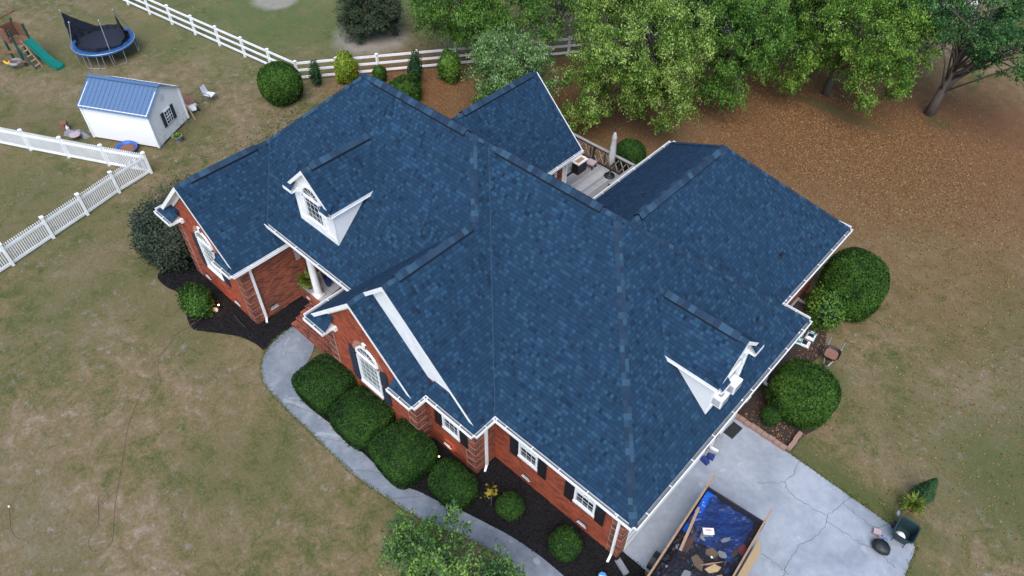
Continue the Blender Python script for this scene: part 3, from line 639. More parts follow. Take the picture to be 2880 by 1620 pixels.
# walls -----------------------------------------------------------
def wall(pts, mat='brick', name="wall"):
    mb = MB(); mb.poly(pts); return mb.build(name, MT[mat], house)
def wy(x0, x1, y, z1=3.56, mat='brick', z0=0): wall([(x0, y, z0), (x1, y, z0), (x1, y, z1), (x0, y, z1)], mat)
def wx(x, y0, y1, z1=3.56, mat='brick_side', z0=0): wall([(x, y0, z0), (x, y1, z0), (x, y1, z1), (x, y0, z1)], mat)
xl0, xl1 = a0+.44, a1-.44
wall([(xl0, -1.84, 0), (xl1, -1.84, 0), (xl1, -1.84, z_(.44)), (-20.055, -1.84, 6.26), (xl0, -1.84, z_(.44))])
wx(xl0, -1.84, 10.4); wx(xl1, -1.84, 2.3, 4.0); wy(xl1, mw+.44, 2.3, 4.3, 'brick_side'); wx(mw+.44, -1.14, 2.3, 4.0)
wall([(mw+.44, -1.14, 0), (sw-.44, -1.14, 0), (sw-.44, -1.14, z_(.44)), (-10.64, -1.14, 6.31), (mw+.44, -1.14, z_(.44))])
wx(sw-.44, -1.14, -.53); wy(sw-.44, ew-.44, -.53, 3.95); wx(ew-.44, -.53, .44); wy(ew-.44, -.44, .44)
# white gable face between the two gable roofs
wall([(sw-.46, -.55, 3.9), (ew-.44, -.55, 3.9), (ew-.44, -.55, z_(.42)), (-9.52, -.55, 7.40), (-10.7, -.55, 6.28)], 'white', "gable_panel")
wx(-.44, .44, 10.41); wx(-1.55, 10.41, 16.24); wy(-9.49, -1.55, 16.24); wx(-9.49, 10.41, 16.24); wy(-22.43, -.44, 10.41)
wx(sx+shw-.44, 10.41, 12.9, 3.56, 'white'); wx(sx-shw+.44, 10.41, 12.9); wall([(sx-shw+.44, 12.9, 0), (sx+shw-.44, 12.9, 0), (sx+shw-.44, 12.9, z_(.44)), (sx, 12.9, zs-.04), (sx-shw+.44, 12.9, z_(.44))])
# soffits closing the underside of the eaves
sf = MB()
for x0, x1, y0, y1 in ((a0, xl0, -1.84, .55), (xl1, a1, -1.84, .55), (a0, mw, 2.0, W), (mw, mw+.44, -1.14, .5), (sw-.44, sw, -1.14, .5), (mw, 0, .5, W), (ew-.44, ew, -.55, .5), (sw, ew, -.8, -.53), (ew, 0, 0, .5), (gl, gr, W, gy), (sx-shw, sx+shw, W, sy-.3)):
    sf.poly([(x0, y0, 3.47), (x1, y0, 3.47), (x1, y1, 3.47), (x0, y1, 3.47)])
sf.poly([(-18.0, .05, 4.2), (mw+.3, .05, 4.2), (mw+.3, 2.3, 4.2), (-18.0, 2.3, 4.2)]); sf.build("soffit", MT['white'], house)
# rake boards on the gables
def rake(xr, zr, half, y, yw, drop=.21, foot=0.0, frieze=True):
    for s in (-1, 1):
        mb = MB(); h = half-foot
        P0 = (xr, y, zr-.01); P1 = (xr+s*h, y, zr-m*h-.01)
        mb.poly([P0, P1, (P1[0], y, P1[2]-drop), (P0[0], y, P0[2]-drop)]); mb.poly([(xr, y, zr-drop-.01), (P1[0], y, P1[2]-drop), (P1[0], yw, P1[2]-drop), (xr, yw, zr-drop-.01)])
        mb.poly([(P1[0], y, P1[2]), (P1[0], y, P1[2]-drop), (P1[0], yw, P1[2]-drop), (P1[0], yw, P1[2])])
        if frieze: mb.poly([(xr, yw-.02, zr-drop+.02), (xr+s*(half-.46), yw-.02, zr-m*(half-.46)-drop+.02), (xr+s*(half-.46), yw-.02, zr-m*(half-.46)-drop-.2), (xr, yw-.02, zr-drop-.2)])
        mb.build("rake_board", MT['white'], house)
rake(-20.055, 6.297, 2.815, -2.155, -1.84); rake(-10.64, 6.35, 2.87, -1.455, -1.14); rake(-9.52, 7.422, 3.99, -.805, -.55, .2, frieze=False)
rk = MB(); rk.bar((sx, sy, zs-.1), (sx+shw, sy, ZE-.1), .03, .2); rk.bar((sx, sy, zs-.1), (sx-shw, sy, ZE-.1), .03, .2); rk.build("rake_board", MT['white'], house)
# return boxes (white undersides at the gable feet)
for x0, x1, y0, y1 in ((a0, a0+1.24, -2.3, -1.84), (a1-1.24, a1, -2.3, -1.84), (mw, mw+1.15, -1.6, -1.14), (sw-1.15, sw, -1.6, -1.14), (sw, ew, -.97, -.55)):
    rb = MB(); rb.box(((x0+x1)/2, (y0+y1)/2, 3.52), (x1-x0-.02, y1-y0-.02, .12))
    if x0 in (a0, mw): rb.box((x1+.05, y1-.06, 3.52), (.1, .12, .2))
    rb.build("eave_return", MT['white'], house)
# corner quoins
def quoin(x, y, dx, dy, z1=3.3, wdt=.42):
    mb = MB(); k = int(z1/.41)
    for i in range(k):
        z = .06+i*.41; 
        mb.box((x+dx*wdt/2, y-.0, z+.19), (wdt, .05, .385), 0); mb.box((x, y+dy*wdt/2, z+.19), (.05, wdt, .385), 0)
        mb.box((x+dx*wdt/2, y, z+.395), (wdt+.005, .062, .016), 1); mb.box((x, y+dy*wdt/2, z+.395), (.062, wdt+.005, .016), 1)
    mb.bar((x+dx*(wdt+.004), y, 0), (x+dx*(wdt+.004), y, z1), .062, .012, 1, (1, 0, 0))
    mb.build("quoin", [MT['quoin'], MT['mortar']], house)
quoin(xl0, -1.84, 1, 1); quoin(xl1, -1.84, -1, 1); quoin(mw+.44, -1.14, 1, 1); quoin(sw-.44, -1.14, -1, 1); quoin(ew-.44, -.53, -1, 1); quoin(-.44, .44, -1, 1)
# foundation vents
def fvent(x, y, z, face):
    mb = MB(); d = (.36, .03, .16) if face == 'y' else (.03, .36, .16)
    mb.box((x, y, z), d, 0); d2 = (.38, .07, .03) if face == 'y' else (.07, .38, .03); mb.box((x, y, z-.09), d2, 1)
    for k in (-.04, 0, .04): mb.box((x, y, z+k), tuple(q+.012 if i == (1 if face == 'y' else 0) else (q*.9 if i < 2 else .012) for i, q in enumerate(d)), 1)
    mb.build("foundation_vent", [MT['black'], MT['plastic']], house)
for x, y in ((-21.3, -1.86), (-19.0, -1.86), (-7.4, -.55), (-4.45, .42), (-1.93, .42)): fvent(x, y, .43, 'y')
fvent(-17.66, -.92, .45, 'x'); fvent(-.42, 8.8, .4, 'x')

# windows ----------------------------------------------------------
def window(cx, y, wd, z0, z1, arch=False, pane='pane', cols=4, rows=4, parent=None, name="window", sill=True, axis='y', key=True):
    """window facing -y (or +x when axis='x'): frame, pane and muntins; arch adds a half-round light with keystone"""
    def T(p):
        x, yy, z = p
        return (x, yy, z) if axis == 'y' else (-yy, x, z)
    tr = .075; f = MB()
    f.box((cx-wd/2+tr/2, -.03, (z0+z1)/2), (tr, .08, z1-z0)); f.box((cx+wd/2-tr/2, -.03, (z0+z1)/2), (tr, .08, z1-z0))
    f.box((cx, -.035, z0+.04), (wd+.04, .10, .10)); f.box((cx, -.03, z1-.03), (wd, .08, .09))
    if not arch: f.box((cx, -.04, (z0+z1)/2), (wd-2*tr, .05, .05))
    if arch:
        r = wd/2
        for k in range(16):
            t0, t1 = math.pi*k/16, math.pi*(k+1)/16
            f.bar((cx+(r-.035)*math.cos(t0), -.03, z1+(r-.035)*math.sin(t0)), (cx+(r-.035)*math.cos(t1), -.03, z1+(r-.035)*math.sin(t1)), .08, .075, 0, (0, 1, .01))
    f.xf(T); fr = f.build(name, MT['white'], parent or house)
    g = MB(); g.box((cx, .0, (z0+z1)/2), (wd-.1, .012, z1-z0-.06)); g.xf(T); g.build("pane", MT[pane], fr)
    if arch:
        ga = MB(); r = wd/2-.06; ga.poly([(cx+r*math.cos(math.pi*k/20), -.008, z1+r*math.sin(math.pi*k/20)) for k in range(21)]); ga.xf(T); ga.build("pane", MT['pane'], fr)
    u = MB()
    for k in range(1, cols): x = cx-wd/2+tr+(wd-2*tr)*k/cols; u.box((x, -.009, (z0+z1)/2), (.014, .004, z1-z0-.1))
    for k in range(1, rows): z = z0+.06+(z1-z0-.12)*k/rows; u.box((cx, -.0095, z), (wd-2*tr, .005, .014))
    if arch:
        for k in range(1, 6):
            t = math.pi*k/6; u.bar((cx, -.012, z1+.02), (cx+(wd/2-.05)*math.cos(t), -.012, z1+(wd/2-.05)*math.sin(t)), .016, .006, 0, (0, 1, 0))
    u.xf(T); u.build("muntins", MT['white'], fr)
    if sill:
        s = MB()
        for k in range(int(wd/.1)+1): s.box((cx-wd/2+.05+k*.1, -.05, z0-.06), (.088, .12, .09))
        s.xf(T); s.build("brick_sill", MT['quoin'], fr)
    if arch and key:
        kk = MB(); z = z1+wd/2; kk.poly([(cx-.05, -.07, z), (cx+.05, -.07, z), (cx+.10, -.07, z+.27), (cx-.10, -.07, z+.27)])
        kk.poly([(cx-.06, -.07, z), (cx-.10, -.07, z+.27), (cx-.10, 0, z+.27), (cx-.06, 0, z)]); kk.poly([(cx-.10, -.07, z+.27), (cx+.10, -.07, z+.27), (cx+.10, 0, z+.27), (cx-.10, 0, z+.27)]); kk.xf(T); kk.build("keystone", MT['white'], fr)
        ar = MB()
        for k in range(31):
            t = math.pi*k/30
            ar.bar((cx+(wd/2+.04)*math.cos(t), -.003, z1+(wd/2+.04)*math.sin(t)), (cx+(wd/2+.22)*math.cos(t), -.003, z1+(wd/2+.22)*math.sin(t)), .012, .012, 0, (0, 1, 0))
        ar.xf(T); ar.build("brick_arch", MT['mortar'], fr)
    return fr
def place(o, dx=0, dy=0): o.location = (dx, dy, 0); return o
def shutter(cx, y, z0, z1, w_=.35, mat='shutter', pointed=0):
    s = MB(); h = z1-z0; s.box((cx, y-.03, (z0+z1)/2), (w_, .04, h))
    for zc, hh in ((z0+h*.27, h*.42), (z0+h*.76, h*.38)):
        for k in range(9): s.box((cx, y-.056, zc-hh/2+hh*(k+.5)/9), (w_-.1, .018, hh/9*.55))
        for sd_ in (-1, 1): s.box((cx+sd_*(w_/2-.025), y-.06, zc), (.05, .022, hh+.04))
    if pointed: s.poly([(cx-w_/2, y-.05, z1), (cx+w_/2, y-.05, z1), (cx-pointed*w_/2, y-.05, z1+.16)])
    s.build("shutter", MT[mat], house)
place(window(-20.055, 0, 1.2, 1.45, 3.2, True, 'pane_blind', 4, 6), 0, -1.84); shutter(-20.9, -1.84, 1.33, 3.1, pointed=1); shutter(-19.2, -1.84, 1.33, 3.1, pointed=-1)
place(window(-10.64, 0, 1.2, 1.4, 3.15, True, 'pane_blind', 4, 6), 0, -1.14); shutter(-11.5, -1.14, 1.3, 3.1, pointed=1); shutter(-9.79, -1.14, 1.3, 3.1, pointed=-1)
place(window(-7.1, 0, .84, 1.5, 3.0, cols=3), 0, -.53); shutter(-7.74, -.53, 1.38, 3.05, mat='shutter_blk'); shutter(-6.47, -.53, 1.38, 3.05, mat='shutter_blk')
for cx in (-4.38, -1.95):
    place(window(cx, 0, .84, 1.5, 3.0, cols=3), 0, .44); shutter(cx-.64, .44, 1.3, 3.05, mat='shutter_blk'); shutter(cx+.62, .44, 1.3, 3.05, mat='shutter_blk')
# porch ------------------------------------------------------------
pf = MB(); pf.box((-15.4, 1.38, .76), (4.5, 1.9, .06)); pf.build("porch_floor", plain("porch_slab", (.36, .36, .37), .8), house)
pb = MB(); pb.poly([(-17.68, .42, 0), (-13.07, .42, 0), (-13.07, .42, .73), (-17.68, .42, .73)]); pb.box((-16.45, .55, .74), (.8, .5, .07)); pb.build("porch_base", MT['brick_side'], house)
fvent(-17.0, .40, .42, 'y')
st = MB()
for k in range(5):
    z1_ = .75-.15*k; st.box((-14.95+.0, .33-.27*k, z1_/2-.01), (3.3-.0*k, .30, z1_), 0)
st.build("porch_steps", MT['quoin'], house)
for cx in (-16.5, -14.15):
    c = MB(); c.box((cx, .62, .83), (.42, .42, .09)); c.lathe([(.2, .87), (.2, .91), (.165, .95), (.165, 1.0), (.15, 2.4), (.125, 3.95), (.15, 3.98), (.15, 4.05)], (cx, .62, 0), 20); c.box((cx, .62, 4.1), (.38, .38, .1)); c.build("porch_column", MT['white'], house, True)
pbm = MB(); pbm.box((-15.4, .55, 4.16), (4.9, .26, .2)); pbm.box((-15.4, .06, 4.2), (5.2, .03, .22)); pbm.build("porch_beam", MT['white'], house)
fd = MB(); fd.box((-15.0, 2.27, 1.85), (1.0, .05, 2.1), 0); fd.box((-15.0, 2.24, 1.85), (.85, .03, 1.95), 1); fd.build("front_door", [MT['white'], MT['rust']], house)
# east side: garage door, side door, siding
gd = MB(); gd.box((-.43, 3.25, 1.15), (.05, 4.9, 2.2), 0)
for k in range(1, 4): gd.box((-.40, 3.25, .05+.55*k), (.02, 4.8, .03), 1)
gd.build("garage_door", [MT['white'], MT['grey']], house)
sdr = MB(); sdr.box((-.42, 7.35, 1.2), (.06, 1.05, 2.15), 0); sdr.box((-.39, 7.35, 1.2), (.03, .85, 1.98), 1); sdr.build("side_door", [MT['white'], MT['plastic']], house)
wd = MB(); wd.box((-.425, 8.9, 1.9), (.04, .5, .9), 0); wd.build("window", MT['white'], house)
# rear sunroom window and trims facing the deck
place(window(11.5, 0, 1.0, 1.3, 2.9, cols=3, sill=False, axis='x'), sx+shw-.44, 0)
tb = MB(); tb.box((sx+shw-.42, 12.3, 2.1), (.04, .35, 2.7)); tb.box((sx+shw-.40, 12.75, 2.1), (.06, .1, 2.8), 1); tb.build("corner_board", [MT['brick_side'], MT['white']], house)
# vent pipes on the roof
for x, y, z in ((-2.10, 12.07, 4.55), (-1.10, 8.48, 4.65), (-10.3, 3.9, 7.0)):
    if x < -9: continue
    v = MB(); v.lathe([(.11, -.08), (.07, .02), (.045, .04), (.045, .22), (.03, .22)], (x, y, z), 12); v.box((x-.02, y, z-.03), (.3, .3, .02), 0, (V3(1, 0, -m)/math.hypot(1, m), V3(0, 1, 0), V3(m, 0, 1)/math.hypot(1, m))); v.build("vent_pipe", MT['net'], house)

# dormers ----------------------------------------------------------
def dormer(axis, c, front, base_slope_z, eave, half, wall_half, over, back_run, win):
    """built facing -y at x=c then turned for the +x one; returns the dormer part"""
    T = (lambda p: p) if axis == 'y' else (lambda p: (-p[1], p[0], p[2]))
    zr = eave+m*half; yo = front-over
    w_ = MB(); zb = base_slope_z(front)
    # face, cheeks
    w_.poly([(c-wall_half, front, zb-.02), (c+wall_half, front, zb-.02), (c+wall_half, front, eave+m*(half-wall_half)), (c, front, zr-.03), (c-wall_half, front, eave+m*(half-wall_half))], 1)
    ybk = front+(eave+.05-zb)/m
    for s in (-1, 1): w_.poly([(c+s*wall_half, front, zb-.02), (c+s*wall_half, ybk+.15, eave+.12), (c+s*wall_half, front, eave+.12)], 0)
    for s in (-1, 1): w_.box((c+s*(wall_half-.05), front-.012, (zb+eave)/2), (.12, .035, eave-zb), 1)
    w_.box((c, front-.015, zb+.14), (2*wall_half-.02, .04, .26), 1); w_.xf(T)
    d = w_.build("dormer", [MT['lap'], MT['white']], house)
    r = MB(); yr = front+(zr-zb)/m; ye = front+(eave-zb)/m
    r.poly([(c, yo, zr), (c+half, yo, eave), (c+half, ye, eave), (c, yr, zr)]); r.poly([(c, yo, zr), (c, yr, zr), (c-half, ye, eave), (c-half, yo, eave)])
    for s in (-1, 1):
        x0, x1 = (c-half+.02, c-half+.5) if s < 0 else (c+half-.5, c+half-.02)
        r.poly([(x0, yo-.14, eave), (x1, yo-.14, eave), (x1, front, eave+m*(over+.14)), (x0, front, eave+m*(over+.14))])
    r.xf(T); r.build("dormer_roof", MT['shingle'], d)
    f = MB()
    for s in (-1, 1):
        P0, P1 = (c, yo, zr-.012), (c+s*half, yo, eave-.012)
        f.poly([P0, P1, (P1[0], yo, P1[2]-.17), (P0[0], yo, P0[2]-.17)]); f.poly([(c, yo, zr-.18), (P1[0], yo, eave-.18), (P1[0], front, eave-.18), (c, front, zr-.18)])
        f.box((c+s*(half-.02), (yo+ye)/2, eave-.08), (.035, ye-yo, .15)); f.box((c+s*(half+wall_half)/2, (yo+ye)/2-.05, eave-.15), (half-wall_half+.02, ye-yo-.1, .02))
        f.box((c+s*(half-.26), yo-.14+.01, eave-.06), (.5, .03, .13)); f.box((c+s*(half-.26), (yo-.14+front)/2, eave-.13), (.5, over+.13, .03))
        f.box((c+s*(half-.50), front-.05, eave-.12), (.06, .12, .2))
    f.xf(T); f.build("dormer_trim", MT['white'], d)
    return d, zr, yr, yo
d1, zr1, yr1, yo1 = dormer('y', -15.35, .78, lambda y: z_(y-yF), 6.72, 1.33, 1.14, .2, 0, None)
fr1 = window(-15.35, 0, 1.1, 5.45, 6.62, True, 'pane', 4, 4, parent=d1, sill=False, key=False); fr1.location = (0, .78-.01, 0); fr1.name = "dormer_window"
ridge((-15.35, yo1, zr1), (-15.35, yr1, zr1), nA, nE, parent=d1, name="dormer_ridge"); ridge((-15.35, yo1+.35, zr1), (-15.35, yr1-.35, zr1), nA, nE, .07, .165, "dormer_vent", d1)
d2, zr2, yr2, yo2 = dormer('x', 5.45, .50, lambda y: z_(y), 5.75, 1.25, 1.05, .2, 0, None)
fr2 = window(5.4, 0, 1.25, 4.35, 5.3, True, 'pane', 3, 3, parent=d2, sill=False, axis='x', key=False); fr2.location = (-.49, 0, 0); fr2.name = "dormer_window"
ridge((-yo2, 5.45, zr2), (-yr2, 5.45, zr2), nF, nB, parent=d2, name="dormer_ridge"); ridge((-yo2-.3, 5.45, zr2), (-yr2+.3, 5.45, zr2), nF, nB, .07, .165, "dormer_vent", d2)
#OBJECTS
# a plaque hanging on the porch side wall of the left wing
pq = MB(); pq.box((-17.64, .72, 2.35), (.04, .22, .5)); pq.box((-17.64, .72, 2.68), (.05, .3, .12)); tag(pq.build("wall_plaque", MT['pink']), "small pale plaque hanging on the brick wall beside the porch", "plaque")

# window air conditioners -------------------------------------------
def aircon(x, y, label, vent):
    t = thing("air_conditioner", label, "air conditioner", (x, y, 4.33), group="window air conditioners in the right dormer")
    b = MB(); b.box((0, 0, .21), (.4, .46, .40)); b.build("case", MT['white'], t)
    g_ = MB()
    for k in range(9): g_.box((.203, -.18+.045*k, .21), (.012, .012, .32)); g_.box((-.0, -.235, .06+.035*k), (.3, .012, .010))
    g_.build("grille", MT['grey'], t)
    if vent: q = MB(); q.box((.02, 0, .416), (.12, .2, .012)); q.box((.02, 0, .425), (.05, .14, .01)); q.build("top_plate", MT['grey'], t)
aircon(-.36, 5.66, "plain-topped white window air conditioner in the right dormer, farther from its big white cheek", False)
aircon(-.38, 4.90, "white window air conditioner with a grey plate on top, beside the dormer's white side wall", True)

# bushes --------------------------------------------------------------
HG = "clipped box hedges between the walk and the house"
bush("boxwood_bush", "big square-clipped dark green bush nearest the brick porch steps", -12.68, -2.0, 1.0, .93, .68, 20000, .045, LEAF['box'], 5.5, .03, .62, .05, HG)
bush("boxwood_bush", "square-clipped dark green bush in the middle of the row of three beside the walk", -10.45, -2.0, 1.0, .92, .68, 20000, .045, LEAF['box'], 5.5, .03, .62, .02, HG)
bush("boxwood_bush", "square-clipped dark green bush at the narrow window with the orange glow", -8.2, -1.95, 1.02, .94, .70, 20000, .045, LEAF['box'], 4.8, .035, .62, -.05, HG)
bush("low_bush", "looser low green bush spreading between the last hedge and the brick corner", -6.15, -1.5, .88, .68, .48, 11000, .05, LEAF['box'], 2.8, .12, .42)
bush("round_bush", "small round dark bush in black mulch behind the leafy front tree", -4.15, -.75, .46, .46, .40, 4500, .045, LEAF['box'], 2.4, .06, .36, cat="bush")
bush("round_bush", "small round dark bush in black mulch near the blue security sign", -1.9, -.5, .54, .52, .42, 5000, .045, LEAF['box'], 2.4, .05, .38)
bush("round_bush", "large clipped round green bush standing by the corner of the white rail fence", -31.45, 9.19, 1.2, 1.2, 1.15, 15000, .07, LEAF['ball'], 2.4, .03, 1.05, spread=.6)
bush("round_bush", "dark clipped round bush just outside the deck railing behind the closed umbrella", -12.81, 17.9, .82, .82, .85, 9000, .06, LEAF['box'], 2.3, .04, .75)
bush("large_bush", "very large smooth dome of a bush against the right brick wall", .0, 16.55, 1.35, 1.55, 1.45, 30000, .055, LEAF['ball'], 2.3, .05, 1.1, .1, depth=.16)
bush("light_shrub", "loose yellow-green shrub growing in front of the very large dome bush", -.3, 14.9, .72, .8, .85, 4200, .075, LEAF['mid'], 2.0, .22, .75, 0, None, 1.1, "shrub", .35, .5)
bush("large_bush", "big round green bush inside the tan block border beside the driveway", 1.1, 9.95, 1.24, 1.18, 1.15, 22000, .055, LEAF['ball'], 2.4, .05, 1.0)
bush("small_bush", "small dark cone of a bush in mulch between the tan blocks and the wall", .6, 8.7, .38, .38, .42, 3000, .05, LEAF['box'], 2.2, .08, .36)
bush("overgrown_bush", "large grey-green overgrown bush hiding the left brick wall of the house", -24.1, -1.9, 1.5, 1.35, 1.45, 20000, .07, LEAF['grey'], 2.1, .16, 1.2, 0, None, 1.1, "bush", .22, .4)
bush("overgrown_bush", "thin feathery shrub trailing along the left edge of the house towards the shed", -25.9, -.3, 1.15, 1.9, 1.1, 9000, .05, LEAF['juniper'], 2.0, .25, .9, .2, None, 1.2, "bush", .6, .7)
bush("low_bush", "low dark green bush of two mounds by the lamp in the left mulch bed", -20.15, -3.05, .84, .55, .50, 8000, .06, LEAF['low'], 2.0, .38, .42, -.1, None, 1.0, "bush", .3, .3)
bush("wispy_shrub", "wispy grey-green shrub tops showing behind the left wing's roof edge", -24.4, 5.2, 1.2, 3.6, 2.0, 6000, .05, LEAF['juniper'], 2, .3, 1.6, .1, None, 1.2, "shrub", .7, .8)
bush("wispy_shrub", "thin sprigs growing from the lawn between the shed and the main roof", -24.6, 9.4, 1.0, 1.6, .9, 1500, .045, LEAF['mid'], 2, .3, .6, .1, None, 1.2, "shrub", .7, .8)
SG = "young shrubs planted along the back rail fence"
bush("slim_shrub", "slim dark shrub next to the large round bush at the fence corner", -31.1, 11.4, .30, .30, .75, 1500, .07, LEAF['dark'], 1.9, .3, .85, 0, SG, 1.1, "shrub", .5, .6)
bush("yellow_shrub", "bright yellow-green shrub in front of the rail fence", -30.4, 13.1, .58, .58, .78, 7000, .075, LEAF['yellow'], 2.1, .2, .85, 0, SG, 1, "shrub", .3)
bush("slim_shrub", "tall slim dark shrub touching a fence post behind the house", -27.0, 15.6, .38, .38, 1.05, 2600, .07, LEAF['dark'], 2, .3, 1.0, 0, SG, 1, "shrub", .4, .5)
bush("green_shrub", "rounded two-tone green shrub at the right end of the open rail fence", -25.9, 17.4, .55, .55, .85, 7500, .075, LEAF['mid'], 2.1, .22, .95, 0, SG, 1, "shrub", .32)
bush("small_shrub", "small green shrub peeking over the main roof ridge near the fence", -28.9, 14.4, .4, .4, .5, 2200, .07, LEAF['ball'], 2.1, .12, .5, 0, SG, 1, "shrub", .12)
bush("green_shrub", "bright green shrub partly hidden behind the main roof ridge", -26.2, 13.9, .95, 1.3, .8, 7000, .07, LEAF['yellow'] if 0 else LEAF['ball'], 2.1, .12, .6, .5, SG, 1, "shrub", .12)

# trees --------------------------------------------------------------
TG = "trees along the back fence"
tree("oak_tree", "big bright yellow-green tree towering behind the sunroom roof", (-15.2, 22.2), [(-15.0, 20.8, 5.2, 3.7, 3.3, 3.0), (-16.6, 18.4, 2.6, 2.0, 1.4, 1.6), (-13.2, 20.2, 2.7, 2.0, 1.5, 1.5), (-16.2, 18.0, 1.1, .9, .8, .7)], 300, 300, .062, LEAF['bright'], .2, clump_r=.52, group=TG, shell=.45, droop=1.0)
tree("maple_tree", "silvery green tree hanging over the lawn beside the small sunroom gable", (-21.3, 18.8), [(-20.1, 16.6, 3.3, 2.3, 1.9, 2.2), (-19.9, 15.1, 1.6, 1.3, 1.0, 1.3)], 170, 290, .062, LEAF['silver'], .14, 'barkg', clump_r=.48, group=TG, shell=.4, droop=1.0)
tree("leaning_tree", "dark green tree with a pale leaning trunk between the silvery and the bright tree", (-23.4, 22.0), [(-23.8, 24.3, 5.6, 4.0, 3.0, 2.4), (-20.3, 23.9, 5.4, 2.4, 2.2, 1.9), (-21.2, 21.4, 4.3, 2.0, 1.6, 1.2), (-24.6, 20.6, 4.2, 1.8, 1.4, 1.3)], 240, 240, .068, LEAF['mid'], .15, 'barkg', clump_r=.6, group=TG, fork=[(0, 0, 0), (.5, .3, 1.2), (1.0, .9, 2.4), (1.1, 1.6, 3.6), (.8, 2.4, 5)], second=[(.7, .5, 1.7), (-.3, .4, 2.4), (-1.3, 1.2, 3.2), (-1.8, 2.0, 4.4)])
tree("maple_tree", "darker green tree at the top edge left of the silvery tree", (-27.4, 21.2), [(-26.9, 18.9, 4.6, 3.2, 2.3, 2.2), (-24.6, 19.2, 3.6, 1.8, 1.6, 1.8)], 220, 250, .066, LEAF['mid'], .15, clump_r=.62, group=TG, shell=.4, droop=.9)
tree("oak_tree", "mid green tree with a narrow drooping crown right of the bright tree", (-11.8, 26.8), [(-12.1, 26.2, 5.0, 2.5, 2.3, 2.6), (-11.8, 24.6, 2.4, 1.4, 1.1, 1.3)], 170, 300, .064, LEAF['mid'], .16, clump_r=.5, group=TG, shell=.4, droop=1.0)
tree("oak_tree", "broad light green tree with the widest crown in the back row", (-8.4, 32.0), [(-8.3, 31.2, 5.0, 4.7, 3.0, 2.6), (-10.0, 29.2, 2.4, 2.0, 1.2, 1.2), (-5.6, 29.8, 3.2, 2.2, 1.5, 1.4)], 270, 300, .064, LEAF['green'], .19, clump_r=.52, group=TG, shell=.42, droop=1.0)
tree("shade_tree", "dark tree in the second row above the fence behind the narrow tree", (-15.6, 34.6), [(-14.8, 32.6, 4.6, 4.2, 3.0, 3.0), (-17.2, 28.0, 3.6, 2.6, 2.2, 2.2)], 260, 200, .10, LEAF['dark'], .16, clump_r=.68, group=TG)
tree("shade_tree", "dark tree at the top edge behind the bright tree's crown", (-20.0, 30.0), [(-19.6, 27.6, 5.2, 4.0, 3.2, 3.0)], 190, 200, .10, LEAF['dark'], .16, clump_r=.68, group=TG)
tree("leaning_tree", "dark green tree on a bare forked trunk standing alone at the upper right", (-3.0, 34.2), [(-3.2, 33.4, 6.3, 3.4, 2.6, 1.6), (.2, 34.0, 5.8, 2.9, 2.3, 1.6), (-1.6, 32.6, 4.4, 1.6, 1.0, .6), (2.6, 33.2, 4.2, 1.2, .9, .7)], 190, 230, .068, LEAF['oakdark'], .24, 'bark', clump_r=.5, group=TG,
     fork=[(0, 0, 0), (.05, .0, 1.2), (.1, .0, 2.4), (.1, .1, 3.8), (.0, .0, 5.4)], second=[(.10, .0, 1.5), (.45, .1, 2.6), (1.0, .2, 3.8), (1.8, .3, 5.2)])
tree("shade_tree", "dark tree behind the fence at the top right beside the forked tree", (-7.5, 39.5), [(-7.2, 38.6, 4.4, 4.2, 3.0, 2.6), (-11.5, 34.5, 4.2, 3.0, 2.2, 2.4)], 220, 180, .11, LEAF['dark'], .16, clump_r=.75, group=TG)
tree("juniper_tree", "dense dark many-stemmed juniper on bare sand beyond the rail fence", (-34.2, 18.2), [(-34.0, 18.2, 2.2, 1.9, 1.8, 1.9), (-34.0, 17.9, .9, 2.0, 1.9, .8)], 260, 240, .065, LEAF['juniper'], .1, clump_r=.42, droop=.2)
tree("crape_myrtle", "leafy young tree with yellow-green tips at the bottom edge over the front walk", (-3.4, -4.5), [(-3.6, -4.3, 2.1, 1.9, 1.2, 1.1), (-2.4, -3.3, 1.9, 1.0, .7, .8), (-4.8, -4.3, 2.0, .9, .7, .9), (-4.2, -3.3, 2.9, .5, .3, .5), (-2.0, -3.1, 2.5, .4, .3, .5), (-5.6, -4.1, 2.4, .4, .3, .5)], 190, 95, .058, LEAF['front'], .07, clump_r=.34, droop=.2, shell=.2)
# bare twigs with dead seed heads on the front tree
y_ = thing("yellow_sapling", "little sapling with bright yellow leaves in the black mulch", "sapling", (-4.75, -1.05, 0))
t = MB(); t.tube([(0, 0, 0), (.03, 0, .4), (-.02, .03, .8), (.05, .0, 1.15)], [.012, .01, .008, .004], 5); t.tube([(0, 0, .6), (.1, .05, .8), (.2, .02, 1.0)], .005, 4); t.build("stem", MT['bark'], y_)
P = np.concatenate([V3(0, 0, .95)+RNG.normal(size=(45, 3))*V3(.12, .12, .18), V3(.12, 0, 1.2)+RNG.normal(size=(14, 3))*.07]); V, F = leaves(P, .07, None); np_mesh("leaves", [(V, F, 0)], LEAF['gold'], y_)

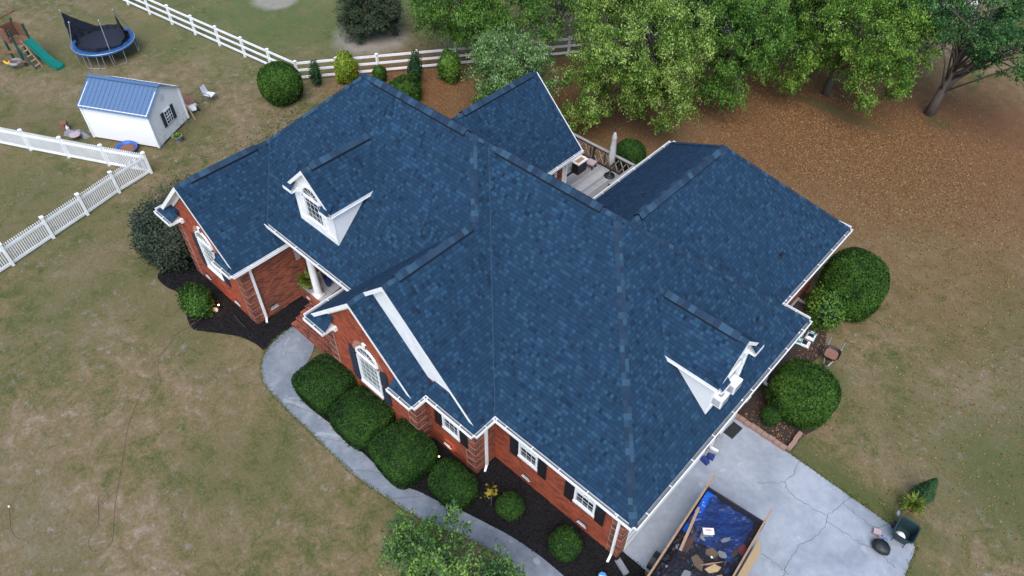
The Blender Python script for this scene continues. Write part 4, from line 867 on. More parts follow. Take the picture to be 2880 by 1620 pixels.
# fences ---------------------------------------------------------------
def post(parent, x, y, h, s_=.13, cap=True, rz=0, mat='vinyl'):
    mb = MB(); mb.box((x, y, h/2), (s_, s_, h), 0, None, rz)
    if cap: mb.box((x, y, h+.02), (s_+.05, s_+.05, .04), 0, None, rz); mb.box((x, y, h+.06), (s_+.02, s_+.02, .05), 0, None, rz, .3)
    mb.build("post", MT[mat], parent)
pk = thing("picket_fence", "white vinyl picket fence turning a corner at the lower end of the shed", "fence", (-30.57, .3, 0))
def panel(a, b, h=1.2):
    a, b = V3(*a, 0), V3(*b, 0); mb = MB(); Ln = np.linalg.norm(b-a); d = (b-a)/Ln; n_ = int(Ln/.105); rz = math.atan2(d[1], d[0])
    for z in (.16, .98): mb.bar(a+V3(0, 0, z), b+V3(0, 0, z), .05, .13)
    for i in range(n_):
        p = a+d*((i+.5)*Ln/n_); mb.box((p[0], p[1], .08+(h-.08)/2), (.048, .03, h-.08), 0, None, rz); mb.box((p[0], p[1], h+.02), (.048, .03, .05), 0, None, rz, .1)
    mb.build("panel", MT['vinyl'], pk)
A_ = [(0, 0), (-2.19, -1.18), (-4.38, -2.32), (-6.5, -3.42), (-8.65, -4.5), (-10.8, -5.6)]; B_ = [(0, 0), (.33, -1.9), (.83, -3.78), (1.28, -5.65), (1.77, -7.7), (2.2, -9.6)]
for P_ in (A_, B_):
    for a, b in zip(P_[:-1], P_[1:]): panel(a, b)
    for p in (P_ if P_ is A_ else P_[1:]): post(pk, *p, 1.28)
rf = thing("rail_fence", "long white three-rail fence with a bend, running behind the yard and under the trees", "fence", (-32.5, 11.0, 0))
C_ = [(0, 0)]+[(-2.42*k, -.31*k) for k in range(1, 9)]; D_ = [(0, 0)]+[(1.42*k, 1.96*k) for k in range(1, 20)]
for P_ in (C_, D_):
    for a, b in zip(P_[:-1], P_[1:]):
        mb = MB()
        for z in (.25, .72, 1.18): mb.bar((*a, z), (*b, z), .045, .14)
        mb.build("rail", MT['vinyl'], rf)
    for p in (P_ if P_ is C_ else P_[1:]): post(rf, *p, 1.3)

# shed -------------------------------------------------------------------
sh = thing("garden_shed", "white vinyl-sided shed with a blue metal roof behind the picket fence", "shed", (-34.6, 2.0, 0), math.radians(29))
hx, hy, ze_, zr_ = 1.98, 1.47, 2.1, 2.98
b = MB()
for p in ([(-hx, -hy), (hx, -hy)], [(hx, hy), (-hx, hy)]): b.poly([(*p[0], .13), (*p[1], .13), (*p[1], ze_), (*p[0], ze_)])
b.poly([(hx, -hy, .13), (hx, hy, .13), (hx, hy, ze_), (hx, 0, zr_-.03), (hx, -hy, ze_)], 1); b.poly([(-hx, hy, .13), (-hx, -hy, .13), (-hx, -hy, ze_), (-hx, 0, zr_-.03), (-hx, hy, ze_)])
b.build("wall", [MT['lap'], MT['shedlap']], sh)
t_ = MB()
for sx_ in (-1, 1):
    for sy_ in (-1, 1): t_.box((sx_*hx, sy_*hy, 1.11), (.1, .1, 1.98))
    for sy_ in (-1, 1): t_.bar((sx_*(hx+.03), 0, zr_-.06), (sx_*(hx+.03), sy_*(hy+.05), ze_-.03), .03, .12)
for sy_ in (-1, 1): t_.box((0, sy_*(hy+.03), ze_-.03), (2*hx+.1, .03, .12))
t_.build("corner_trim", MT['white'], sh)
r_ = MB(); ov = .14; sl = (zr_-ze_)/hy
for s_ in (-1, 1):
    P0, P1 = (-hx-ov, 0, zr_+.02), (hx+ov, 0, zr_+.02); y1 = s_*(hy+ov); z1 = zr_+.02-sl*(hy+ov)
    r_.poly([P0, P1, (P1[0], y1, z1), (P0[0], y1, z1)])
    for k in range(17):
        x = -hx-ov+.02+(2*hx+2*ov-.04)*k/16; r_.bar((x, 0, zr_+.035), (x, y1, z1+.015), .016, .014, 0, (0, 0, 1))
r_.bar((-hx-ov, 0, zr_+.045), (hx+ov, 0, zr_+.045), .24, .03); r_.build("roof", MT['metalroof'], sh)
f_ = MB(); f_.box((hx+.03, 0, 1.2), (.05, .62, .8)); wn_ = f_.build("window", MT['white'], sh)
p_ = MB(); p_.box((hx+.06, 0, 1.2), (.02, .5, .68)); p_.build("pane", MT['pane'], wn_)
mu = MB(); mu.box((hx+.075, 0, 1.2), (.015, .5, .05)); 
for yy in (-.085, .085): mu.box((hx+.075, yy, 1.2), (.015, .022, .68))
for zz in (1.03, 1.37): mu.box((hx+.075, 0, zz), (.015, .5, .022))
mu.build("muntins", MT['white'], wn_)
for yy in (-.44, .44): q_ = MB(); q_.box((hx+.05, yy, 1.2), (.03, .24, .84)); q_.build("shutter", MT['shutter'], sh)
lv = MB(); lv.box((hx+.03, 0, 2.35), (.03, .26, .3)); lv.build("gable_vent", MT['plastic'], sh)
fs = MB()
for x in (-1.8, -.6, .6, 1.8):
    for y in (-1.2, 1.2): fs.box((x, y, .065), (.35, .3, .13))
fs.build("foundation_block", MT['grey'], sh)
# things round the shed
pt = thing("plant_pot", "grey round tub of pale green leaves at the shed's front corner", "plant pot", (-32.05, 2.75, 0))
o_ = MB(); o_.lathe([(.17, 0), (.24, .34), (.265, .36), (.265, .40), (.23, .40), (.2, .33), (0, .32)], n=18, cap=False); o_.build("tub", MT['grey'], pt, True)
P = V3(0, 0, .42)+RNG.normal(size=(60, 3))*V3(.11, .11, .06); V, F = leaves(P, .11, None, aspect=.3); np_mesh("leaves", [(V, F, 0)], LEAF['yellow'], pt)
def chair(x, y, rz):
    t = thing("patio_chair", "pale sling patio chair with brown metal arms on the lawn past the shed", "chair", (x, y, 0), rz)
    f = MB()
    for s in (-1, 1): f.tube([(s*.28, .33, 0), (s*.28, .28, .38), (s*.28, .20, .60), (s*.28, -.05, .62), (s*.26, -.22, .60), (s*.25, -.30, .98)], .018, 6); f.tube([(s*.27, -.38, 0), (s*.26, -.2, .45), (s*.26, .22, .42)], .018, 6)
    f.tube([(-.25, -.30, .98), (.25, -.30, .98)], .016, 6); f.build("frame", MT['rust'] if 0 else MT['bark'], t)
    q = MB(); q.poly([(-.25, -.2, .44), (.25, -.2, .44), (.25, .26, .44), (-.25, .26, .44)]); q.poly([(-.25, .26, .44), (.25, .26, .44), (.25, .29, .40), (-.25, .29, .40)]); q.build("seat", MT['plastic'], t)
    k = MB(); k.poly([(-.24, -.19, .45), (.24, -.19, .45), (.24, -.31, .98), (-.24, -.31, .98)]); k.build("backrest", MT['plastic'], t)
chair(-34.45, 6.15, math.radians(-62))
ct = thing("lawn_spreader", "rusty towed cart with small black wheels parked behind the shed", "cart", (-34.4, 4.95, 0), math.radians(-15))
b = MB(); b.box((-.25, 0, .32), (.95, .42, .22), 0, taper=1.15); b.build("bin", MT['rust'], ct)
b = MB(); b.poly([(.25, -.25, .45), (.25, .25, .45), (.55, .12, .2), (.55, -.12, .2)]); b.tube([(.2, 0, .3), (.6, .3, .5)], .02, 6); b.build("frame", MT['metal'], ct)
for s in (-1, 1): b = MB(); b.tube([(.35, s*.24, .13), (.35, s*.31, .13)], .13, 12); b.build("wheel", MT['black'], ct)
b = MB(); b.bar((-33.25, 4.45, .02), (-33.62, 4.38, .95), .09, .04); tag(b.build("wood_plank", MT['lumber']), "single wooden plank leaning on the back corner of the shed", "plank")
# blue tub of clippings
tb_ = thing("blue_tub", "bright blue round tub of dead leaves between the picket fence and shed", "tub", (-33.25, .42, 0))
b = MB(); b.lathe([(.42, 0), (.52, .26), (.55, .28), (.50, .27), (.42, .1)], n=22, cap=False, sx=1.15); b.build("rim", MT['blue'], tb_, True)
b = MB(); b.lathe([(.46, .12), (.3, .2), (0, .22)], n=18, cap=False, sx=1.15); b.build("clippings", MT['rust'], tb_)
jg = "scrap piled between the shed and the picket fence"
def scrap(name, label, x, y, fn, mat, rz=0, cat="scrap"):
    b = MB(); fn(b); o = b.build(name, MT[mat], None, False, (x, y, 0), rz); tag(o, label, cat, jg)
scrap("metal_frame", "grey metal frame leaning on the shed's left front corner", -36.0, -.05, lambda b: [b.bar((-.35, 0, .03), (-.35, .25, .95), .04, .04), b.bar((.35, 0, .03), (.35, .25, .95), .04, .04), b.bar((-.35, .25, .95), (.35, .25, .95), .04, .04), b.bar((-.35, .12, .5), (.35, .12, .5), .04, .04), b.poly([(-.33, .0, .05), (.33, 0, .05), (.33, .24, .92), (-.33, .24, .92)])], 'grey', math.radians(30), "frame")
scrap("rusty_engine", "rusty orange machine part at the far end of the scrap pile", -37.6, -1.0, lambda b: [b.box((0, 0, .22), (.4, .3, .44), taper=.7), b.tube([(-.2, 0, .4), (.25, .1, .5)], .07, 8), b.lathe([(.14, .3), (.2, .42), (.1, .55)], (.05, .1, 0), 10)], 'rust', .4, "machine")
scrap("tin_cover", "flat pinkish-white round lid lying on the scrap pile", -36.35, -.95, lambda b: b.lathe([(0, .32), (.28, .30), (.30, .26)], n=18, cap=False), 'pink', 0, "lid")
scrap("folded_tarp", "crumpled grey sheet on the scrap pile by the fence", -36.9, -1.0, lambda b: [b.box((0, 0, .14), (.7, .4, .24), taper=.6), b.box((.3, .25, .1), (.5, .3, .2), rz=.5, taper=.5), b.box((.75, .1, .08), (.6, .3, .16), rz=-.3, taper=.6)], 'grey', .5, "sheet")
scrap("white_jug", "small white jug standing among the scrap", -37.25, -.95, lambda b: b.lathe([(.08, 0), (.09, .3), (.03, .4), (.03, .44)], n=10), 'plastic', 0, "jug")

# trampoline ----------------------------------------------------------------
tr = thing("trampoline", "round blue trampoline with its black safety net half fallen", "trampoline", (-43.85, 4.6, 0)); RT = 1.84
def ring(r0, r1, z0, z1, n=48):
    b = MB()
    for k in range(n):
        a0_, a1_ = 2*math.pi*k/n, 2*math.pi*(k+1)/n; c0, s0, c1, s1 = math.cos(a0_), math.sin(a0_), math.cos(a1_), math.sin(a1_)
        b.poly([(r0*c0, r0*s0, z0), (r1*c0, r1*s0, z1), (r1*c1, r1*s1, z1), (r0*c1, r0*s1, z0)])
    return b
ring(RT-.28, RT, .985, .97).build("pad", MT['tramp'], tr); 
b = MB(); b.poly([((RT-.26)*math.cos(2*math.pi*k/48), (RT-.26)*math.sin(2*math.pi*k/48), .965) for k in range(48)]); b.build("mat", MT['net'], tr)
b = MB(); b.tube([((RT+.01)*math.cos(2*math.pi*k/40), (RT+.01)*math.sin(2*math.pi*k/40), .94) for k in range(41)], .03, 6, cap=False); b.build("frame", MT['metal'], tr)
b = ring(RT+.02, RT+.035, .97, .84); b.build("skirt", MT['tramp'], tr)
for th in (-.05, 1.1, 2.6, 3.9, 5.35, -.75+6.28):
    p = lambda a, r, z: (r*math.cos(a), r*math.sin(a), z); b = MB(); b.tube([p(th-.24, RT, .92), p(th-.22, RT+.02, .08), p(th-.2, RT, .03), p(th+.2, RT, .03), p(th+.22, RT+.02, .08), p(th+.24, RT, .92)], .022, 6); b.build("leg", MT['metal'], tr)
PL = [((-1.45, -1.3), (-1.55, -1.2, 2.8)), ((-.05, 1.82), (.35, 1.15, 2.65)), ((.05, -1.84), (.15, -1.45, 2.7)), ((1.7, -.35), (1.3, -.15, 2.75))]
for a, t in PL:
    b = MB(); b.tube([(a[0], a[1], .1), (a[0], a[1], 1.2), t], .022, 6); b.lathe([(.04, -.05), (.055, 0), (.03, .06)], t, 8); b.build("net_pole", MT['metal'], tr)
def sheet(A, B, C, sag, n=9, name="net"):
    """triangular net slung between three points"""
    b = MB(); A, B, C = V3(*A), V3(*B), V3(*C); g = {}
    for i in range(n+1):
        for j in range(n+1-i):
            u, v = i/n, j/n; w0 = 1-u-v; q = A*u+B*v+C*w0; q = q-V3(0, 0, 1)*sag*(u*v+v*w0+u*w0)*2+RNG.normal(size=3)*.012; g[i, j] = q
    for i in range(n):
        for j in range(n-i):
            b.poly([g[i, j], g[i+1, j], g[i, j+1]])
            if j < n-i-1: b.poly([g[i+1, j], g[i+1, j+1], g[i, j+1]])
    return b.build(name, MT['net'], tr, True)
sheet((-1.55, -1.2, 2.7), (-1.6, -.75, 1.0), (-1.35, .75, 1.08), .2); sheet((-1.55, -1.2, 2.7), (-1.1, -1.45, 1.0), (-1.6, -.4, 1.0), .05)
sheet((.35, 1.15, 2.55), (1.2, 1.25, 1.02), (-.95, 1.45, 1.02), .42); sheet((.35, 1.15, 2.55), (1.5, .9, 1.02), (.3, 1.2, 1.1), .3)
b = MB(); nn_ = 60
pr = [(1.50+.08*math.sin(7*2*math.pi*k/nn_)+.05*math.sin(17*k), 1.02+.10*abs(math.sin(3.1*k))+.1*math.sin(2*math.pi*k/nn_*2)**2) for k in range(nn_)]
for k in range(nn_):
    t0, t1 = 2*math.pi*k/nn_, 2*math.pi*(k+1)/nn_; (r0, h0), (r1, h1) = pr[k], pr[(k+1) % nn_]
    b.poly([(r0*math.cos(t0), r0*math.sin(t0), .98), (r0*1.02*math.cos(t0), r0*1.02*math.sin(t0), h0+.06), (r1*1.02*math.cos(t1), r1*1.02*math.sin(t1), h1+.06), (r1*math.cos(t1), r1*math.sin(t1), .98)])
b.build("net", MT['net'], tr)

# play set --------------------------------------------------------------------
ps = thing("play_set", "cedar play tower with a teal slide, ladder and green posts at the upper left", "play set", (-46.65, .75, 0), math.radians(17)); pz = 1.4
for x, y, h, dx in ((.45, .48, 2.35, 0), (-.5, .48, 2.5, 0), (.45, -.48, 2.35, 0), (-.5, -.48, 2.5, 0)):
    b = MB(); b.box((x, y, h/2), (.1, .1, h)); b.build("post", MT['green'], ps)
b = MB()
for k in range(8): b.box((-.43+.125*k, 0, pz), (.115, 1.0, .04))
b.build("platform", MT['wood'], ps)
for (x0, y0, x1, y1) in ((-.5, .5, .45, .5), (-.52, -.48, -.52, .48), (-.5, -.5, .1, -.5)):
    b = MB(); b.bar((x0, y0, pz+.9), (x1, y1, pz+.9), .04, .09); b.bar((x0, y0, pz+.12), (x1, y1, pz+.12), .04, .09); Ls = math.hypot(x1-x0, y1-y0); k_ = int(Ls/.115)
    for k in range(k_): q = (k+.5)/k_; b.box((x0+(x1-x0)*q, y0+(y1-y0)*q, pz+.5), (.085, .085 if abs(y1-y0) < .1 else .085, .8), 0)
    b.build("slat_rail", MT['wood'], ps)
b = MB()
for y in (-.5, .5): b.bar((-.75, y, pz+1.25), (.15, y, pz+1.75), .04, .09)
b.bar((-.7, -.7, pz+1.25), (-.7, .7, pz+1.25), .04, .09); b.bar((.05, -.7, pz+1.6), (.05, .7, pz+1.6), .04, .09); b.build("roof_beam", MT['wood'], ps)
b = MB(); pr = [(.48, 1.42), (.7, 1.34), (1.1, .98), (1.5, .60), (1.95, .28), (2.35, .16), (2.6, .15)]
for (xa, za), (xb, zb) in zip(pr[:-1], pr[1:]):
    b.poly([(xa, .03, za), (xb, .03, zb), (xb, .47, zb), (xa, .47, za)])
    for y, s in ((.03, -1), (.47, 1)): b.poly([(xa, y, za), (xb, y, zb), (xb, y+s*.03, zb+.13), (xa, y+s*.03, za+.13)]); b.poly([(xa, y+s*.03, za+.13), (xb, y+s*.03, zb+.13), (xb, y+s*.05, zb-.08), (xa, y+s*.05, za-.08)])
b.poly([(2.6, .0, .15), (2.6, .5, .15), (2.62, .5, 0), (2.62, 0, 0)]); b.build("slide", MT['slide'], ps, True)
b = MB(); b.bar((1.35, -.5, 0), (.42, -.5, 1.5), .05, .1, 0); b.bar((1.35, -.08, 0), (.42, -.08, 1.5), .04, .09, 1)
for k in range(5): q = (k+.7)/5.6; b.box((1.35-.93*q, -.29, 1.5*q), (.11, .40, .035), 1)
b.build("ladder", [MT['green'], MT['lumber']], ps)
b = MB(); b.bar((.35, -.55, .95), (-1.6, -1.5, 1.05), .04, .16); b.bar((.75, -.55, .42), (-1.6, -1.7, .5), .04, .14); b.bar((-.5, -.5, 2.3), (-3.2, -2.2, 2.3), .09, .14); b.bar((-3.2, -2.2, 2.3), (-3.2, -3.0, 0), .09, .09); b.bar((-3.2, -2.2, 2.3), (-3.9, -1.6, 0), .09, .09); b.build("swing_beam", MT['wood'], ps)
b = MB(); b.tube([(.32*math.cos(2*math.pi*k/16)-.0, .32*math.sin(2*math.pi*k/16), .35+.02*math.cos(k)) for k in range(17)], .1, 8, cap=False); tag(b.build("tyre_swing", MT['grey'], None, True, (-46.35, .0, 0)), "old grey tyre lying under the play set ladder", "tyre")
b = MB(); b.tube([(-.2, 0, .55), (-.12, 0, .42), (0, 0, .38), (.12, 0, .42), (.2, 0, .55)], [.05, .08, .09, .08, .05], 8); tag(b.build("swing_seat", MT['yellow'], None, True, (-46.45, -.4, 0), .6), "bright yellow swing seat at the left edge below the play set", "swing seat")

# deck -----------------------------------------------------------------------
dk = thing("wood_deck", "weathered grey wooden deck with a dark lattice railing between the two rear roofs", "deck", (-12.9, 13.5, 0))
b = MB(); b.box((1.5, .05, .76), (5.4, 5.3, .08)); b.box((-2.7, 1.5, .76), (3.2, 2.4, .08)); b.build("deck_floor", MT['deck'], dk)
b = MB(); b.poly([(-4.2, 2.7, 0), (4.2, 2.7, 0), (4.2, 2.7, .72), (-4.2, 2.7, .72)]); b.build("skirt", MT['deckdark'], dk)
def railing(a, b_, cap=True):
    a, b_ = V3(*a, 0), V3(*b_, 0); Ln = np.linalg.norm(b_-a); d = (b_-a)/Ln; z0, z1 = .88, 1.72; m1 = MB(); m1.bar(a+V3(0, 0, z0), b_+V3(0, 0, z0), .06, .09); m1.bar(a+V3(0, 0, z1), b_+V3(0, 0, z1), .06, .09)
    k = max(1, int(round(Ln/.95)))
    for i in range(k):
        p, q = a+d*(i*Ln/k), a+d*((i+1)*Ln/k); mid_ = (p+q)/2
        for (u, v) in ((p+V3(0, 0, z0), mid_+V3(0, 0, z1)), (mid_+V3(0, 0, z1), q+V3(0, 0, z0)), (p+V3(0, 0, z1), mid_+V3(0, 0, z0)), (mid_+V3(0, 0, z0), q+V3(0, 0, z1))):
            m1.bar(u, v, .035, .04, 1)
        m1.bar(p+V3(0, 0, z0+.0), p+V3(0, 0, z1), .04, .05, 0, (1, 0, 0)) if i else None
    m1.build("railing", [MT['deckdark'], MT['lumber'] if 0 else MT['raillight']], dk)
    c = MB(); c.bar(a+V3(0, 0, 1.80), b_+V3(0, 0, 1.80), .15, .04); c.build("rail_cap", MT['raillight'], dk)
railing((-3.9, 2.62), (1.55, 2.62)); railing((1.55, 2.62), (1.55, .6)); railing((-3.9, 2.62), (-3.9, .4))
for x, y in ((-3.9, 2.62), (-2.1, 2.62), (-.95, 2.62), (1.55, 2.62), (1.55, .6)): b = MB(); b.box((x, y, .9), (.12, .12, 1.8)); b.build("post", MT['deckdark'], dk)
um = thing("patio_umbrella", "closed off-white patio umbrella on a round black base on the deck", "umbrella", (-12.48, 15.7, .8))
b = MB(); b.lathe([(.28, 0), (.28, .05), (.2, .08), (.05, .1), (.05, .35), (.03, .36)], n=22); b.build("base", MT['black'], um, True)
b = MB(); b.tube([(0, 0, .3), (0, 0, 2.68)], .02, 8); b.build("pole", MT['black'], um)
b = MB(); n_ = 24; prf = [(.05, .72), (.10, .85), (.14, 1.0), (.15, 1.3), (.12, 1.8), (.095, 2.2), (.11, 2.28), (.10, 2.35), (.05, 2.6), (.02, 2.66)]
i0 = 0
for r, z in prf:
    for q in range(n_): a = 2*math.pi*q/n_; rr = r*(1+.28*math.cos(8*a+z)); b.v.append((rr*math.cos(a), rr*math.sin(a), z))
for k in range(len(prf)-1):
    for q in range(n_): A1, B1 = k*n_+q, k*n_+(q+1) % n_; b.f.append((A1, B1, B1+n_, A1+n_)); b.m.append(0)
b.build("canopy", MT['canvas'], um, True); b = MB(); b.lathe([(.03, 2.64), (.04, 2.68), (.01, 2.74)], n=8); b.build("finial", MT['black'], um)
ft = thing("fire_table", "black square cabinet with a white rim and an orange centre beside the sunroom door", "outdoor table", (-13.87, 14.95, .8))
b = MB(); b.box((0, 0, .32), (.42, .66, .64)); b.build("body", MT['black'], ft); b = MB()
for x, y, dx, dy in ((-.19, 0, .12, .78), (.19, 0, .12, .78), (0, -.33, .28, .12), (0, .33, .28, .12)): b.box((x, y, .67), (dx, dy, .05))
b.build("rim", MT['white'], ft); b = MB(); b.box((0, 0, .655), (.26, .54, .03)); b.build("top", MT['orange'], ft)
st_ = thing("cushion_stool", "low dark stool with a faded pink square top at the deck railing", "stool", (-13.62, 15.62, .8), .1)
b = MB(); b.box((0, 0, .31), (.46, .44, .07)); b.build("seat", MT['pink'], st_)
for x in (-.18, .18):
    for y in (-.17, .17): b = MB(); b.box((x, y, .14), (.05, .05, .28)); b.build("leg", MT['black'], st_)
b = MB(); b.box((0, 0, .14), (.3, .2, .28)); b.box((0, 0, .29), (.34, .1, .03)); tag(b.build("wood_box", MT['orange'], None, False, (-14.25, 15.75, .8), .2), "small reddish box at the sunroom corner of the deck", "box")

# right side ---------------------------------------------------------------
cs = thing("cellar_hatch", "grey wooden frame box standing against the right brick wall behind the bushes", "hatch", (-1.12, 14.45, 0))
b = MB(); b.box((-.38, 0, .42), (.08, .95, .1)); b.box((.38, 0, .32), (.08, .95, .1)); b.box((0, .45, .38), (.75, .08, .1)); b.box((0, -.45, .38), (.75, .08, .1)); b.build("frame", MT['raillight'], cs)
b = MB(); b.box((0, 0, .15), (.7, .85, .28)); b.box((-.1, 0, .33), (.03, .8, .05)); b.box((.15, 0, .33), (.03, .8, .05)); b.build("box", MT['deckdark'], cs)
def bag_pts(name, label, cx, cy, rz, L_, W_, h):
    t = thing(name, label, "bag", (cx, cy, 0), rz, "bags of soil beside the house corner"); n_ = 12
    def surf(x0, x1, y0, y1, mat, nm, dz=0, par=t):
        b = MB(); P = {}
        for i in range(n_+1):
            for j in range(n_+1):
                u, v = x0+(x1-x0)*i/n_, y0+(y1-y0)*j/n_; hh = h*max(0, (1-(2*u)**4))**.5*max(0, (1-(2*v)**4))**.5; P[i, j] = (u*L_, v*W_, .02+hh+dz+.008*math.sin(9*u+7*v))
        for i in range(n_):
            for j in range(n_): b.poly([P[i, j], P[i+1, j], P[i+1, j+1], P[i, j+1]])
        return b.build(nm, mat, par, True)
    surf(-.5, .5, -.5, .5, MT['plastic'], "sack"); surf(-.42, -.12, -.42, .42, MT['tealbag'], "print", .004); surf(-.08, .28, -.32, .32, MT['black'], "picture", .004)
    b = MB()
    for k in range(3): b.box((-.27*L_+.0, -.12*W_+.12*W_*k, .028+h), (.16*L_, .03, .002))
    b.build("lettering", MT['white'], t)
bag_pts("soil_bag", "white and teal soil bag nearest the gutter corner, lying left of the other bag", -.24, 13.14, math.radians(10), .56, .40, .09)
bag_pts("soil_bag", "white and teal soil bag lying further from the house, nearer the wheelbarrow", -.17, 13.72, math.radians(-82), .54, .38, .09)
b = MB(); b.lathe([(.13, 0), (.15, .34), (.16, .36), (.14, .36), (.12, .03)], n=18, cap=False); tag(b.build("bucket", MT['plastic'], None, True, (-.55, 13.45, 0)), "white bucket tucked under the gutter beside the soil bags", "bucket")
wb = thing("wheelbarrow", "rusty wheelbarrow full of red sand standing on the lawn", "wheelbarrow", (.96, 12.95, 0), math.radians(8))
b = MB(); n_ = 20
def rr(a, sx, sy): 
    c, s = math.cos(a), math.sin(a); k = (abs(c)**4+abs(s)**4)**-.25; return (sx*c*k, sy*s*k)
lv_ = [(.20, .22, .32, -.02), (.30, .34, .56, 0), (.315, .355, .58, 0), (.295, .33, .55, 0), (.24, .27, .46, 0)]
for sx_, sy_, z, oy in lv_:
    for q in range(n_): p = rr(2*math.pi*q/n_, sx_, sy_); b.v.append((p[0], p[1]+oy, z))
for k in range(len(lv_)-1):
    for q in range(n_): A1, B1 = k*n_+q, k*n_+(q+1) % n_; b.f.append((A1, B1, B1+n_, A1+n_)); b.m.append(0)
b.build("tray", MT['rust'] if 0 else MT['black'], wb, True)
b = MB(); b.poly([(*rr(2*math.pi*q/n_, .265, .30), .47+.012*math.sin(q*2.1)) for q in range(n_)]); b.build("sand", plain("red_sand", (.23, .11, .075), 1), wb)
for s in (-1, 1):
    b = MB(); b.tube([(s*.08, -.45, .2), (s*.2, -.1, .36), (s*.27, .45, .52), (s*.28, .82, .56)], .02, 7); b.build("handle", MT['metal'], wb); b = MB(); b.tube([(s*.2, .2, .42), (s*.23, .25, 0)], .018, 6); b.build("leg", MT['black'], wb)
b = MB(); b.tube([(-.04, -.5, .18), (.04, -.5, .18)], .18, 16); b.build("wheel", MT['black'], wb)
b = MB(); b.box((0, 0, .0), (.68, .40, .02)); 
for i in range(9):
    for j in range(5): b.box((-.29+.0725*i, -.15+.075*j, .014), (.03, .03, .01), 0)
tag(b.build("door_mat", MT['mat'], None, False, (-.16, 7.36, .05), math.radians(86)), "black rubber doormat on the driveway by the side door", "doormat")
b = MB(); b.box((0, 0, .1), (.34, .2, .2), taper=.7); b.box((.0, .3, .07), (.28, .24, .14), rz=.4, taper=.6); b.tube([(0, .38, .12), (.08, .48, .1), (.1, .36, .12)], .015, 5); tag(b.build("blue_bag", plain("blue_cloth", (.012, .03, .15), .6), None, False, (-.24, 5.5, .04), math.radians(-12)), "crumpled dark blue bag on the concrete under the eave", "bag")
# tan edging blocks
k = 0; blk = None
pts = [(-.38+.245*i, 7.95+.015*math.sin(i*2.3), 0.03*math.sin(i*3.1)) for i in range(9)]+[(1.78+.012*math.sin(i*2), 8.12+.235*i, 1.57+.05*math.sin(i*4)) for i in range(4)]
names_ = ["touching the brick wall", "second from the brick wall", "third from the brick wall", "fourth from the brick wall", "fifth from the brick wall", "sixth from the brick wall", "seventh from the brick wall", "eighth from the brick wall", "at the outer corner of the border", "just round the corner of the border", "in the short side, second from the corner", "in the short side, third from the corner", "ending the short side at the lawn"]
for (x, y, a), nm in zip(pts, names_):
    if blk is None:
        b = MB(); b.box((0, 0, .05), (.235, .16, .10)); b.box((0, 0, .152), (.238, .165, .10), taper=.97); blk = b.build("edging_block", MT['paver']); o = blk
    else: o = blk.copy(); COL.objects.link(o)
    o.location = (x, y, .0); o.rotation_euler = (0, 0, a); tag(o, "tan concrete edging block "+nm, "edging block", "tan blocks edging the bed by the driveway")
# bins and pots at the driveway corner
cn = thing("yard_cart", "dark green open yard cart with a white bag inside at the driveway's far corner", "cart", (6.19, 7.56, .0), math.radians(2))
b = MB(); lv_ = [(.22, .27, .14), (.31, .38, .58), (.345, .42, .59), (.345, .42, .62), (.305, .375, .61), (.21, .26, .17)]; n_ = 28
for sx_, sy_, z in lv_:
    for q in range(n_): c, s = math.cos(2*math.pi*q/n_), math.sin(2*math.pi*q/n_); kk = (abs(c)**7+abs(s)**7)**(-1/7); b.v.append((sx_*c*kk, sy_*s*kk, z))
for k in range(len(lv_)-1):
    for q in range(n_): A1, B1 = k*n_+q, k*n_+(q+1) % n_; b.f.append((A1, B1, B1+n_, A1+n_)); b.m.append(0)
b.f.append(tuple(5*n_+q for q in range(n_))); b.m.append(0); b.build("body", MT['cangreen'], cn)
b = MB(); b.tube([(-.3, .40, .55), (-.3, .62, .66), (.3, .62, .66), (.3, .40, .55)], .016, 6); b.build("handle", MT['rust'], cn)
b = MB(); b.tube([(-.18, -.25, .25), (-.2, -.34, .0), (.2, -.34, .0), (.18, -.25, .25)], .016, 6); b.build("leg", MT['black'], cn)
for s in (-1, 1): b = MB(); b.tube([(s*.32, .24, .14), (s*.38, .24, .14)], .14, 14); b.build("wheel", MT['black'], cn)
b = MB(); b.tube([(-.43, .5, .45), (-.40, .5, .47)], .1, 12); b.build("knob", MT['grey'], cn)
def blobby(name, label, cat, x, y, z, sx_, sy_, sz_, mat, amp=.12, rz=0, group=None):
    V, F = hull(lambda d: d*lump(d, int(abs(x*7)), amp)[:, None]*V3(sx_, sy_, sz_)*(1+.03*np.sin(d@V3(19, 11, 23)))[:, None], 30, 18); V[:, 2] = np.maximum(V[:, 2], -sz_*.8)
    o = np_mesh(name, [(V, F, 0)], mat, None, (x, y, z+sz_*.8)); o.rotation_euler = (0, 0, rz); o.data.polygons.foreach_set("use_smooth", [True]*len(o.data.polygons)); return tag(o, label, cat, group)
blobby("white_bag", "white plastic bag lying at the bottom of the open green cart", "bag", 6.14, 7.42, .18, .17, .14, .14, MT['white'])
blobby("rubbish_bag", "black rubbish bag with a blue tie on the concrete beside the green cart", "rubbish bag", 5.85, 6.70, .035, .30, .26, .19, MT['bagblack'], .14)
b = MB(); b.tube([(0, 0, 0), (.05, .03, .07), (.13, .01, .04)], .018, 5); b.tube([(0, 0, 0), (-.05, .04, .06), (-.1, .08, .03)], .018, 5); tag(b.build("bag_tie", MT['blue'], None, False, (5.76, 6.86, .38)), "blue drawstring knot on top of the black rubbish bag", "bag tie")
bk = None
